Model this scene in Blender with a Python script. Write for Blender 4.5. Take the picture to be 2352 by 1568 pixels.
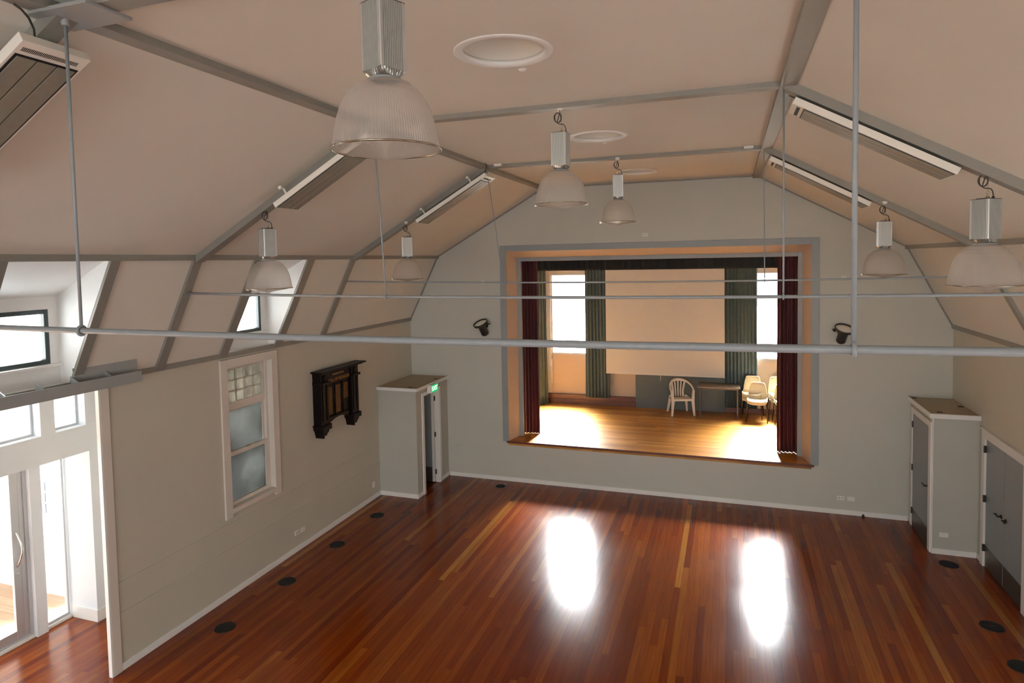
import bpy, bmesh, math, random
from mathutils import Vector, Matrix
random.seed(7)
PI = math.pi
for o in list(bpy.data.objects): bpy.data.objects.remove(o)
SC = bpy.context.scene
COL = SC.collection

# ------------------------------------------------------------------ camera
cam_d = bpy.data.cameras.new('camera'); cam = bpy.data.objects.new('camera', cam_d); COL.objects.link(cam)
YAW, PITCH, ROLL = .3303, -.0496, -.0187
f = Vector((-math.sin(YAW)*math.cos(PITCH), math.cos(YAW)*math.cos(PITCH), math.sin(PITCH)))
r = Vector((math.cos(YAW), math.sin(YAW), 0)); u = r.cross(f)
r2 = r*math.cos(ROLL)+u*math.sin(ROLL); u2 = -r*math.sin(ROLL)+u*math.cos(ROLL)
M = Matrix((r2, u2, -f)).transposed().to_4x4(); M.translation = Vector((6.5105, -12.2005, 4.5463))
cam.matrix_world = M
cam_d.sensor_fit = 'HORIZONTAL'; cam_d.sensor_width = 36; cam_d.lens = 1459.19/2352*36
cam_d.shift_y = (671.14-784)/2352; cam_d.clip_start = .05; cam_d.clip_end = 200
SC.camera = cam

# ------------------------------------------------------------------ view, world
SC.view_settings.view_transform = 'Standard'; SC.view_settings.look = 'None'
SC.view_settings.gamma = 1; SC.view_settings.use_curve_mapping = False
SC.view_settings.exposure = 0.48
W_ = bpy.data.worlds.new('sky'); SC.world = W_; W_.use_nodes = True
nt = W_.node_tree; nt.nodes.clear()
def wn(t, **k):
    n = nt.nodes.new(t)
    for a, b in k.items(): setattr(n, a, b)
    return n
tc = wn('ShaderNodeTexCoord')
def lobe(d, power, amt):
    d = Vector(d).normalized()
    v = wn('ShaderNodeVectorMath', operation='DOT_PRODUCT'); nt.links.new(tc.outputs['Generated'], v.inputs[0]); v.inputs[1].default_value = d
    m = wn('ShaderNodeMath', operation='MAXIMUM'); nt.links.new(v.outputs['Value'], m.inputs[0]); m.inputs[1].default_value = 0
    p = wn('ShaderNodeMath', operation='POWER'); nt.links.new(m.outputs[0], p.inputs[0]); p.inputs[1].default_value = power
    a = wn('ShaderNodeMath', operation='MULTIPLY'); nt.links.new(p.outputs[0], a.inputs[0]); a.inputs[1].default_value = amt
    return a.outputs[0]
def addn(a, b):
    n = wn('ShaderNodeMath', operation='ADD'); nt.links.new(a, n.inputs[0])
    if isinstance(b, (int, float)): n.inputs[1].default_value = b
    else: nt.links.new(b, n.inputs[1])
    return n.outputs[0]
# hazy bright sky: brightest low towards the sun behind the stage, bright too towards the open side behind
SKY_BASE, SKY_SUN, SKY_REAR = 3.2, 1500.0, 2.8
st = addn(addn(lobe((.04, .643, .766), 24, SKY_SUN), lobe((.25, -.9, .3), 3, SKY_REAR)), SKY_BASE)
bg = wn('ShaderNodeBackground'); bg.inputs[0].default_value = (.97, .985, 1, 1); nt.links.new(st, bg.inputs[1])
ow = wn('ShaderNodeOutputWorld'); nt.links.new(bg.outputs[0], ow.inputs[0])

def portal(loc, rot, sx, sy):
    l = bpy.data.lights.new('window_portal', 'AREA'); l.shape = 'RECTANGLE'; l.size = sx; l.size_y = sy
    l.cycles.is_portal = True
    o = bpy.data.objects.new('window_portal', l); o.location = loc; o.rotation_euler = rot; COL.objects.link(o)
portal((2.6, 3.80, 3.12), (-PI/2, 0, 0), 1.0, 2.1); portal((7.46, 3.80, 3.12), (-PI/2, 0, 0), 1.0, 2.1)
portal((5, -19.9, 3.2), (PI/2, 0, 0), 8.4, 4.4)

# ------------------------------------------------------------------ materials
def s2l(c):
    return tuple((x/12.92 if x <= .04045 else ((x+.055)/1.055)**2.4) for x in c)
def rgb(r_, g_, b_): return s2l((r_/255, g_/255, b_/255))+(1,)
MATS = {}
def nd(m, t, **k):
    n = m.node_tree.nodes.new(t)
    for a, b in k.items(): setattr(n, a, b)
    return n
def mat(name, col, rough=.6, metal=0, noise=0, scale=8, bump=0, bscale=60, spec=.5, emit=None, es=0, coat=0, detail=3):
    m = bpy.data.materials.new(name); m.use_nodes = True; MATS[name] = m
    b = m.node_tree.nodes['Principled BSDF']; L = m.node_tree.links
    b.inputs['Base Color'].default_value = col if len(col) == 4 else (*col, 1)
    b.inputs['Roughness'].default_value = rough; b.inputs['Metallic'].default_value = metal
    b.inputs['Specular IOR Level'].default_value = spec; b.inputs['Coat Weight'].default_value = coat
    t = nd(m, 'ShaderNodeTexCoord')
    if noise:
        n = nd(m, 'ShaderNodeTexNoise'); n.inputs['Scale'].default_value = scale; n.inputs['Detail'].default_value = detail
        L.new(t.outputs['Object'], n.inputs['Vector'])
        mx = nd(m, 'ShaderNodeMix', data_type='RGBA', blend_type='MULTIPLY'); mx.inputs[0].default_value = 1
        mr = nd(m, 'ShaderNodeMapRange'); mr.inputs['To Min'].default_value = 1-noise; mr.inputs['To Max'].default_value = 1+noise
        L.new(n.outputs[0], mr.inputs['Value']); mx.inputs[6].default_value = b.inputs['Base Color'].default_value
        L.new(mr.outputs[0], mx.inputs[7]); L.new(mx.outputs[2], b.inputs['Base Color'])
    if bump:
        n2 = nd(m, 'ShaderNodeTexNoise'); n2.inputs['Scale'].default_value = bscale; L.new(t.outputs['Object'], n2.inputs['Vector'])
        bp = nd(m, 'ShaderNodeBump'); bp.inputs['Strength'].default_value = bump; bp.inputs['Distance'].default_value = .01
        L.new(n2.outputs[0], bp.inputs['Height']); L.new(bp.outputs[0], b.inputs['Normal'])
    if emit: b.inputs['Emission Color'].default_value = emit; b.inputs['Emission Strength'].default_value = es
    return m
mat('ceiling_paint', (.68, .645, .565), .75, noise=.04, scale=1.5)
mat('wall_paint', (.53, .495, .405), .7, noise=.05, scale=1.3, bump=.05, bscale=40)
mat('front_wall_paint', (.52, .515, .45), .65, noise=.04, scale=1.3, bump=.05, bscale=40)
mat('cupboard_paint', (.46, .455, .40), .65, noise=.03, scale=3)
mat('cupboard_top', (.40, .33, .23), .7, noise=.08, scale=4)
mat('white_paint', (.78, .77, .73), .45, noise=.02, scale=5)
mat('cream_paint', (.66, .60, .53), .45, noise=.03, scale=5)
mat('dormer_white', (.80, .79, .76), .6, noise=.02, scale=3)
mat('grey_trim', (.235, .225, .195), .5, noise=.06, scale=5)
mat('grey_rod', (.25, .275, .285), .45, noise=.10, scale=30)
mat('proscenium_grey', (.28, .305, .305), .5, noise=.04, scale=4)
mat('steel_grey', (.30, .31, .30), .45, noise=.08, scale=6)
mat('door_grey', (.27, .30, .305), .42, noise=.05, scale=3)
mat('kick_plate', (.12, .11, .095), .35, metal=.6)
mat('foyer_wall', (.74, .78, .81), .6, noise=.02)
mat('aluminium', (.55, .57, .60), .35, metal=.5)
mat('dark_frame', (.03, .045, .045), .4)
mat('dark_blue', (.045, .06, .09), .4)
mat('salmon_wall', (.50, .385, .295), .7, noise=.04, scale=2)
mat('screen_white', (.58, .555, .53), .8, noise=.02)
mat('black_cloth', (.012, .014, .014), .9, noise=.3, scale=20)
mat('dark_curtain', (.05, .078, .088), .85, noise=.25, scale=14)
mat('olive_curtain', (.045, .06, .058), .85, noise=.25, scale=14)
mat('red_curtain', (.075, .016, .018), .85, noise=.3, scale=14)
_m = MATS['red_curtain']; _b = _m.node_tree.nodes['Principled BSDF']; _o = [n for n in _m.node_tree.nodes if n.type == 'OUTPUT_MATERIAL'][0]
_t = nd(_m, 'ShaderNodeBsdfTranslucent'); _t.inputs[0].default_value = (.55, .03, .02, 1); _x = nd(_m, 'ShaderNodeMixShader'); _x.inputs[0].default_value = .07
_m.node_tree.links.new(_b.outputs[0], _x.inputs[1]); _m.node_tree.links.new(_t.outputs[0], _x.inputs[2]); _m.node_tree.links.new(_x.outputs[0], _o.inputs[0])
mat('panel_grey', (.10, .12, .12), .7, noise=.15, scale=6)
mat('dado_brown', (.12, .035, .018), .4, noise=.3, scale=8)
mat('black_iron', (.006, .006, .006), .6)
mat('black_plastic', (.015, .015, .015), .45)
mat('cable', (.03, .025, .018), .5)
mat('brass', (.5, .42, .25), .3, metal=.9)
mat('chrome', (.75, .75, .75), .18, metal=1)
mat('rim_metal', (.40, .35, .27), .22, metal=1)
mat('heater_white', (.80, .77, .68), .4)
mat('heater_panel', (.22, .205, .165), .45, noise=.12, scale=25)
mat('plastic_white', (.76, .70, .62), .4)
mat('chair_cream', (.72, .62, .42), .35)
mat('table_laminate', (.17, .13, .10), .35, noise=.2, scale=10)
mat('table_steel', (.05, .045, .04), .4, metal=.5)
mat('board_wood', (.004, .0015, .001), .4, noise=.5, scale=10, spec=.2)
mat('gilt', (.34, .15, .03), .4, metal=.4)
mat('plate_white', (.74, .72, .66), .4)
mat('lamp_disc', (.85, .83, .74), .35)
mat('exit_green', (.0, .28, .09), .4, emit=(.0, .55, .16, 1), es=.55)
mat('exit_white', (.8, .95, .85), .4, emit=(.65, 1, .75, 1), es=.9)
mat('neighbour', (.80, .80, .78), .7)
mat('ground', (.35, .34, .30), .9, noise=.2, scale=2)
mat('dark_void', (.05, .045, .04), .8)

# painted aluminium housing
mat('neck_metal', (.38, .38, .35), .25, metal=.9)
m = mat('housing', (.58, .59, .56), .32, metal=.55)

# clear window glass (thin)
def thin_glass(name, tint, gloss, rough, diff=0, dcol=(1, 1, 1, 1), transl=0):
    m = bpy.data.materials.new(name); m.use_nodes = True; MATS[name] = m; N = m.node_tree; N.nodes.clear(); L = N.links
    out = nd(m, 'ShaderNodeOutputMaterial'); tr = nd(m, 'ShaderNodeBsdfTransparent'); tr.inputs[0].default_value = tint
    gl = nd(m, 'ShaderNodeBsdfGlossy'); gl.inputs['Roughness'].default_value = rough
    fr = nd(m, 'ShaderNodeLayerWeight'); fr.inputs[0].default_value = .35
    mr = nd(m, 'ShaderNodeMapRange'); mr.inputs['To Min'].default_value = gloss; mr.inputs['To Max'].default_value = min(1, gloss+.35)
    L.new(fr.outputs['Facing'], mr.inputs['Value'])
    mx = nd(m, 'ShaderNodeMixShader'); L.new(mr.outputs[0], mx.inputs[0]); L.new(tr.outputs[0], mx.inputs[1]); L.new(gl.outputs[0], mx.inputs[2])
    last = mx
    if diff:
        df = nd(m, 'ShaderNodeBsdfDiffuse'); df.inputs[0].default_value = dcol
        tl = nd(m, 'ShaderNodeBsdfTranslucent'); tl.inputs[0].default_value = dcol
        m3 = nd(m, 'ShaderNodeMixShader'); m3.inputs[0].default_value = transl; L.new(df.outputs[0], m3.inputs[1]); L.new(tl.outputs[0], m3.inputs[2])
        m2 = nd(m, 'ShaderNodeMixShader'); m2.inputs[0].default_value = diff; L.new(mx.outputs[0], m2.inputs[1]); L.new(m3.outputs[0], m2.inputs[2])
        last = m2
    L.new(last.outputs[0], out.inputs[0]); return m, gl, last
thin_glass('glass', (.97, .98, .98, 1), .03, .02)
# ribbed prismatic dome of the pendant lamps
m, gl, last = thin_glass('prismatic', (.94, .92, .90, 1), .05, .10, .32, (.86, .83, .79, 1), .5)
L = m.node_tree.links
t = nd(m, 'ShaderNodeTexCoord'); sx = nd(m, 'ShaderNodeSeparateXYZ'); L.new(t.outputs['Object'], sx.inputs[0])
at = nd(m, 'ShaderNodeMath', operation='ARCTAN2'); L.new(sx.outputs[1], at.inputs[0]); L.new(sx.outputs[0], at.inputs[1])
mu = nd(m, 'ShaderNodeMath', operation='MULTIPLY'); L.new(at.outputs[0], mu.inputs[0]); mu.inputs[1].default_value = 130
si = nd(m, 'ShaderNodeMath', operation='SINE'); L.new(mu.outputs[0], si.inputs[0])
bp = nd(m, 'ShaderNodeBump'); bp.inputs['Strength'].default_value = .5; bp.inputs['Distance'].default_value = .003
L.new(si.outputs[0], bp.inputs['Height']); L.new(bp.outputs[0], gl.inputs['Normal'])
dif = [n for n in m.node_tree.nodes if n.type == 'BSDF_DIFFUSE'][0]; L.new(bp.outputs[0], dif.inputs['Normal'])
# frosted glass of the sash window
def frosted(name, col, rough, bscale):
    m = bpy.data.materials.new(name); m.use_nodes = True; MATS[name] = m; N = m.node_tree; N.nodes.clear(); L = N.links
    out = nd(m, 'ShaderNodeOutputMaterial'); tl = nd(m, 'ShaderNodeBsdfTranslucent'); gl = nd(m, 'ShaderNodeBsdfGlossy'); gl.inputs['Roughness'].default_value = rough
    t = nd(m, 'ShaderNodeTexCoord'); n = nd(m, 'ShaderNodeTexNoise'); n.inputs['Scale'].default_value = bscale; n.inputs['Detail'].default_value = 5
    L.new(t.outputs['Object'], n.inputs['Vector'])
    mr = nd(m, 'ShaderNodeMapRange'); mr.inputs['From Min'].default_value = .3; mr.inputs['From Max'].default_value = .7; mr.inputs['To Min'].default_value = .6; mr.inputs['To Max'].default_value = 1.3
    L.new(n.outputs[0], mr.inputs['Value'])
    mx = nd(m, 'ShaderNodeMix', data_type='RGBA', blend_type='MULTIPLY'); mx.inputs[0].default_value = 1; mx.inputs[6].default_value = col; L.new(mr.outputs[0], mx.inputs[7])
    L.new(mx.outputs[2], tl.inputs[0])
    ms = nd(m, 'ShaderNodeMixShader'); ms.inputs[0].default_value = .06; L.new(tl.outputs[0], ms.inputs[1]); L.new(gl.outputs[0], ms.inputs[2])
    L.new(ms.outputs[0], out.inputs[0])
frosted('frosted_glass', (.085, .088, .085, 1), .35, 2)
frosted('lattice_glass', (.12, .115, .10, 1), .3, 9)

# varnished strip floors
def planks(name, along, pw, plen, stops, rough, r_var, sheen=None, grain=.25, spec=.32):
    m = bpy.data.materials.new(name); m.use_nodes = True; MATS[name] = m; L = m.node_tree.links
    b = m.node_tree.nodes['Principled BSDF']
    geo = nd(m, 'ShaderNodeTexCoord'); sx = nd(m, 'ShaderNodeSeparateXYZ'); L.new(geo.outputs['Object'], sx.inputs[0])
    A, B = (sx.outputs[0], sx.outputs[1]) if along == 'y' else (sx.outputs[1], sx.outputs[0])
    def mth(op, a, c=None, d=None):
        n = nd(m, 'ShaderNodeMath', operation=op)
        for i, v in enumerate((a, c, d)):
            if v is None: continue
            if isinstance(v, (int, float)): n.inputs[i].default_value = v
            else: L.new(v, n.inputs[i])
        return n.outputs[0]
    ra = mth('DIVIDE', A, pw); row = mth('FLOOR', ra); fa = mth('FRACT', ra)
    wn1 = nd(m, 'ShaderNodeTexWhiteNoise', noise_dimensions='1D'); L.new(row, wn1.inputs['W'])
    off = mth('MULTIPLY', wn1.outputs['Value'], 9.7)
    rb = mth('ADD', mth('DIVIDE', B, plen), off); pl = mth('FLOOR', rb); fb = mth('FRACT', rb)
    cv = nd(m, 'ShaderNodeCombineXYZ'); L.new(row, cv.inputs[0]); L.new(pl, cv.inputs[1])
    wn2 = nd(m, 'ShaderNodeTexWhiteNoise', noise_dimensions='2D'); L.new(cv.outputs[0], wn2.inputs['Vector'])
    cr = nd(m, 'ShaderNodeValToRGB'); e = cr.color_ramp.elements
    e[0].position = stops[0][0]; e[0].color = stops[0][1]; e[1].position = stops[-1][0]; e[1].color = stops[-1][1]
    for p_, c_ in stops[1:-1]:
        q = e.new(p_); q.color = c_
    L.new(wn2.outputs['Value'], cr.inputs[0])
    # grain drawn out along the board
    gv = nd(m, 'ShaderNodeCombineXYZ'); L.new(mth('MULTIPLY', A, 60), gv.inputs[0]); L.new(mth('MULTIPLY', B, 2.2), gv.inputs[1]); L.new(mth('MULTIPLY', wn2.outputs['Value'], 50), gv.inputs[2])
    gn = nd(m, 'ShaderNodeTexNoise'); gn.inputs['Scale'].default_value = 1; gn.inputs['Detail'].default_value = 5; L.new(gv.outputs[0], gn.inputs['Vector'])
    mr = nd(m, 'ShaderNodeMapRange'); mr.inputs['From Min'].default_value = .3; mr.inputs['From Max'].default_value = .7; mr.inputs['To Min'].default_value = 1-grain; mr.inputs['To Max'].default_value = 1+grain
    L.new(gn.outputs[0], mr.inputs['Value'])
    # broad wear
    bn = nd(m, 'ShaderNodeTexNoise'); bn.inputs['Scale'].default_value = .7; bn.inputs['Detail'].default_value = 4; L.new(geo.outputs['Object'], bn.inputs['Vector'])
    # joints
    g1 = mth('MINIMUM', fa, mth('SUBTRACT', 1, fa)); g1 = mth('MULTIPLY', g1, pw)
    g2 = mth('MINIMUM', fb, mth('SUBTRACT', 1, fb)); g2 = mth('MULTIPLY', g2, plen)
    g = mth('MINIMUM', g1, g2); gs = nd(m, 'ShaderNodeMapRange'); gs.inputs['From Min'].default_value = .0006; gs.inputs['From Max'].default_value = .0022
    gs.inputs['To Min'].default_value = .35; gs.inputs['To Max'].default_value = 1; L.new(g, gs.inputs['Value'])
    k = mth('MULTIPLY', mr.outputs[0], gs.outputs[0])
    mx = nd(m, 'ShaderNodeMix', data_type='RGBA', blend_type='MULTIPLY'); mx.inputs[0].default_value = 1
    L.new(cr.outputs[0], mx.inputs[6]); L.new(k, mx.inputs[7]); L.new(mx.outputs[2], b.inputs['Base Color'])
    rr = nd(m, 'ShaderNodeMapRange'); rr.inputs['From Min'].default_value = .3; rr.inputs['From Max'].default_value = .7
    rr.inputs['To Min'].default_value = rough; rr.inputs['To Max'].default_value = rough+r_var
    L.new(bn.outputs[0], rr.inputs['Value']); L.new(rr.outputs[0], b.inputs['Roughness'])
    b.inputs['Specular IOR Level'].default_value = spec
    if sheen: b.inputs['Coat Weight'].default_value = sheen[0]; b.inputs['Coat Roughness'].default_value = sheen[1]
    bp = nd(m, 'ShaderNodeBump'); bp.inputs['Strength'].default_value = .05; bp.inputs['Distance'].default_value = .002
    bh = mth('ADD', mth('MULTIPLY', gs.outputs[0], .6), mth('MULTIPLY', wn2.outputs['Value'], .02)); L.new(bh, bp.inputs['Height']); L.new(bp.outputs[0], b.inputs['Normal'])
    return m
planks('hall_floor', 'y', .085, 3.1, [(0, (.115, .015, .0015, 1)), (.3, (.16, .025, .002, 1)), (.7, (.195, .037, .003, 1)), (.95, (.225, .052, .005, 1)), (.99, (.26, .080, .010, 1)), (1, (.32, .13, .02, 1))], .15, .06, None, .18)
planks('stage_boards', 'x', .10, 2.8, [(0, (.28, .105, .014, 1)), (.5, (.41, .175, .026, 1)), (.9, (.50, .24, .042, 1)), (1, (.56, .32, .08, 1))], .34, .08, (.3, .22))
planks('deck_boards', 'x', .14, 3.5, [(0, (.20, .12, .07, 1)), (1, (.32, .21, .13, 1))], .7, .05)
MT = MATS

# ------------------------------------------------------------------ mesh helpers
class MB:
    def __init__(s): s.bm = bmesh.new()
    def box(s, x0, x1, y0, y1, z0, z1, mx=None):
        vs = [s.bm.verts.new((x, y, z)) for x in (x0, x1) for y in (y0, y1) for z in (z0, z1)]
        if mx is not None:
            for v in vs: v.co = mx @ v.co
        for q in ((0, 1, 3, 2), (4, 6, 7, 5), (0, 4, 5, 1), (2, 3, 7, 6), (0, 2, 6, 4), (1, 5, 7, 3)):
            s.bm.faces.new([vs[i] for i in q])
        return s
    def poly(s, pts):
        s.bm.faces.new([s.bm.verts.new(p) for p in pts]); return s
    def prism(s, pts, vec):
        vec = Vector(vec); a = [s.bm.verts.new(p) for p in pts]; b = [s.bm.verts.new(Vector(p)+vec) for p in pts]
        n = len(pts)
        s.bm.faces.new(a); s.bm.faces.new(b[::-1])
        for i in range(n): s.bm.faces.new([a[i], b[i], b[(i+1) % n], a[(i+1) % n]])
        return s
    def tube(s, pts, rad, n=10, closed=False, caps=True):
        pts = [Vector(p) for p in pts]; N = len(pts); rings = []
        rads = rad if isinstance(rad, (list, tuple)) else [rad]*N
        up = None
        for i, p in enumerate(pts):
            if closed: t = (pts[(i+1) % N]-pts[i-1]).normalized()
            else: t = (pts[min(i+1, N-1)]-pts[max(i-1, 0)]).normalized()
            if up is None:
                up = Vector((0, 0, 1)) if abs(t.z) < .9 else Vector((1, 0, 0))
            a = (up-t*up.dot(t)).normalized(); up = a; b = t.cross(a)
            rings.append([s.bm.verts.new(p+(a*math.cos(2*PI*k/n)+b*math.sin(2*PI*k/n))*rads[i]) for k in range(n)])
        for i in range(N if closed else N-1):
            A, B = rings[i], rings[(i+1) % N]
            for k in range(n):
                fc = s.bm.faces.new([A[k], A[(k+1) % n], B[(k+1) % n], B[k]]); fc.smooth = True
        if not closed and caps: s.bm.faces.new(rings[0][::-1]); s.bm.faces.new(rings[-1])
        return s
    def lathe(s, prof, n=48, c=(0, 0, 0), smooth=True, mx=None):
        c = Vector(c); rings = []
        for (ra, z) in prof:
            if ra < 1e-6: rings.append([s.bm.verts.new(c+Vector((0, 0, z)))])
            else: rings.append([s.bm.verts.new(c+Vector((ra*math.cos(2*PI*k/n), ra*math.sin(2*PI*k/n), z))) for k in range(n)])
        if mx is not None:
            for R_ in rings:
                for v in R_: v.co = mx @ v.co
        for A, B in zip(rings, rings[1:]):
            for k in range(n):
                if len(A) == 1 and len(B) == 1: continue
                if len(A) == 1: fc = s.bm.faces.new([A[0], B[k], B[(k+1) % n]])
                elif len(B) == 1: fc = s.bm.faces.new([A[k], A[(k+1) % n], B[0]])
                else: fc = s.bm.faces.new([A[k], A[(k+1) % n], B[(k+1) % n], B[k]])
                fc.smooth = smooth
        return s
    def build(s, name, m, parent=None, bevel=0, norm=True, **tags):
        me = bpy.data.meshes.new(name)
        if norm: bmesh.ops.recalc_face_normals(s.bm, faces=s.bm.faces)
        s.bm.to_mesh(me); s.bm.free()
        for mm in (m if isinstance(m, (list, tuple)) else [m]): me.materials.append(MT[mm])
        o = bpy.data.objects.new(name, me); COL.objects.link(o)
        if parent: o.parent = parent
        if bevel:
            b = o.modifiers.new('bevel', 'BEVEL'); b.width = bevel; b.segments = 2; b.limit_method = 'ANGLE'
        for k, v in tags.items(): o[k] = v
        return o
def empty(name, loc, label, cat, group=None, rz=0):
    o = bpy.data.objects.new(name, None); COL.objects.link(o); o.location = loc; o.rotation_euler = (0, 0, rz)
    o['label'] = label; o['category'] = cat
    if group: o['group'] = group
    o.empty_display_size = .1
    return o
def copy_tree(o, parent=None):
    c = o.copy(); COL.objects.link(c)
    if parent: c.parent = parent
    for ch in list(o.children): copy_tree(ch, c)
    return c
def S(mb, name, m, **k): return mb.build(name, m, kind='structure', **k)

# ------------------------------------------------------------------ measures
WX = 10.0; A1, A2, H1, H2, H3 = .676, 3.03, 3.33, 4.663, 5.984
YB = -20.0                      # rear wall
ZS = .84                        # stage floor
LIP = -.015
def qslab(mb, y0, y1, p, q, out):
    # sloping slab between section points p and q (x,z), extruded along y
    o = Vector((out[0], 0, out[1]))
    pts = [Vector((p[0], y0, p[1])), Vector((q[0], y0, q[1])), Vector((q[0], y0, q[1]))+o, Vector((p[0], y0, p[1]))+o]
    mb.prism(pts, (0, y1-y0, 0))

# floors
S(MB().box(0, WX+.2, YB, 0.0, -.1, 0).box(-1.75, 0, -11, -5.95, -.1, 0), 'floor', 'hall_floor')
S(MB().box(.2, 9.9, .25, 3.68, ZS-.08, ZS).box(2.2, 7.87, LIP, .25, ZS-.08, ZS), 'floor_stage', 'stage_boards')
S(MB().box(2.16, 7.92, -.03, LIP, ZS-.04, ZS+.004), 'trim_1', 'dado_brown', bevel=.004)

# left wall with sash window hole (y -5.33..-4.43, z 1.19..3.16) and foyer opening (y -11..-7.17, z<3.25)
mb = MB(); T = -.2
mb.box(-.02, 0, -7.17, -6.95, 0, H1); mb.box(T, 0, -6.95, -5.33, 0, H1); mb.box(T, 0, -5.33, -4.43, 0, 1.19); mb.box(T, 0, -5.33, -4.43, 3.16, H1)
mb.box(T, 0, -4.43, 0, 0, H1); mb.box(T, 0, -11, -7.17, 3.26, H1); mb.box(T, 0, YB, -11, 0, H1)
S(mb, 'wall_left', 'wall_paint')
# right wall with double door hole and unseen windows added to brighten the hall
mb = MB()
mb.box(WX, WX+.2, -1.5, 0, 0, H1); mb.box(WX, WX+.2, -2.78, -1.5, 1.90, H1); mb.box(WX, WX+.2, -5.5, -2.78, 0, H1)
y = -5.5
for k in range(4):
    y1 = -6.3-k*3.2
    mb.box(WX, WX+.2, y1, y, 0, H1); mb.box(WX, WX+.2, y1-1.2, y1, 0, 1.1); mb.box(WX, WX+.2, y1-1.2, y1, 3.2, H1); y = y1-1.2
mb.box(WX, WX+.2, YB, y, 0, H1)
S(mb, 'wall_right', 'wall_paint')
for k in range(4):
    y1 = -6.3-k*3.2
    m_ = MB().box(WX+.02, WX+.08, y1-1.2, y1-1.12, 1.1, 3.2).box(WX+.02, WX+.08, y1-.08, y1, 1.1, 3.2).box(WX+.02, WX+.08, y1-1.12, y1-.08, 1.1, 1.18).box(WX+.02, WX+.08, y1-1.12, y1-.08, 3.12, 3.2).box(WX+.02, WX+.08, y1-1.12, y1-.08, 2.12, 2.18)
    S(m_, 'window_%d' % (20+k), 'white_paint')  # frame of an added window, out of view
    portal((WX+.22, y1-.6, 2.15), (0, PI/2, 0), 2.1, 1.2)
# proscenium wall
def sec(mb, y0, y1, x0, x1, z0, z1): mb.box(x0, x1, y0, y1, z0, z1)
mb = MB()
mb.box(-.2, 2.19, 0, .2, 0, H1); mb.box(7.88, WX+.2, 0, .2, 0, H1); mb.box(2.19, 7.88, 0, .2, 0, ZS-.08)
mb.prism([(-.2, 0, H1), (2.19, 0, H1), (2.19, 0, H3-.4), (A2-.6, 0, H3+.1), (A1-.3, 0, H2+.1)], (0, .2, 0))
mb.prism([(7.88, 0, H1), (WX+.2, 0, H1), (WX-A1+.3, 0, H2+.1), (WX-A2+.6, 0, H3+.1), (7.88, 0, H3-.4)], (0, .2, 0))
mb.prism([(2.19, 0, 4.74), (7.88, 0, 4.74), (7.88, 0, H3-.4), (WX-A2+.6, 0, H3+.1), (A2-.6, 0, H3+.1), (2.19, 0, H3-.4)], (0, .2, 0))
S(mb, 'wall_front', 'front_wall_paint')
# splayed reveal of the stage opening
mb = MB()
o0 = (2.2, 7.87, 4.74); o1 = (2.30, 7.765, 4.605)
mb.prism([(o0[0], 0, ZS), (o1[0], .45, ZS), (o1[0]-.12, .45, ZS), (o0[0]-.0101, 0.0, ZS)], (0, 0, 3.92))
mb.prism([(o0[1], 0, ZS), (o1[1], .45, ZS), (o1[1]+.12, .45, ZS), (o0[1]+.0101, 0.0, ZS)], (0, 0, 3.92))
mb.prism([(2.19, 0, o0[2]), (2.19, .45, o1[2]), (2.19, .45, o1[2]+.2), (2.19, .0, o0[2]+.03)], (5.69, 0, 0))
S(mb, 'trim_2', 'salmon_wall')
# outer casing and inner frame
mb = MB(); mb.box(2.08, 2.205, -.022, 0, ZS-.01, 4.855).box(7.865, 7.99, -.022, 0, ZS-.01, 4.855).box(2.205, 7.865, -.022, 0, 4.735, 4.855)
S(mb, 'trim_3', 'proscenium_grey', bevel=.004)
mb = MB(); mb.box(2.295, 2.375, .44, .52, ZS, 4.61).box(7.69, 7.77, .44, .52, ZS, 4.61).box(2.375, 7.69, .44, .52, 4.53, 4.61)
S(mb, 'trim_4', 'proscenium_grey', bevel=.004)
# stage house
mb = MB(); mb.box(.1, .2, .2, 3.78, 0, 5.3).box(9.8, 9.9, .2, 3.78, 0, 5.3)
S(mb, 'wall_stage_sides', 'salmon_wall')
mb = MB(); BY0, BY1 = 3.68, 3.82; SZ, TZ = 2.10, 4.16
mb.box(.2, 2.12, BY0, BY1, 0, 5.3).box(3.1, 6.98, BY0, BY1, 0, 5.3).box(7.94, 9.8, BY0, BY1, 0, 5.3)
for a, b in ((2.12, 3.1), (6.98, 7.94)): mb.box(a, b, BY0, BY1, 0, SZ).box(a, b, BY0, BY1, TZ+.13, 5.3)
S(mb, 'wall_stage_rear', 'salmon_wall')
S(MB().box(.1, 9.9, .2, 3.82, 5.3, 5.4), 'ceiling_stage', 'ceiling_paint')
mb = MB(); mb.box(.2, 4.28, 3.62, 3.68, ZS, ZS+.24).box(.2, 4.28, 3.60, 3.68, ZS+.10, ZS+.125).box(.2, 4.28, 3.59, 3.68, ZS+.215, ZS+.245)
mb.box(4.28, 9.8, 3.65, 3.68, ZS, ZS+.12)
S(mb, 'baseboard_stage', 'dado_brown', bevel=.004)
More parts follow.
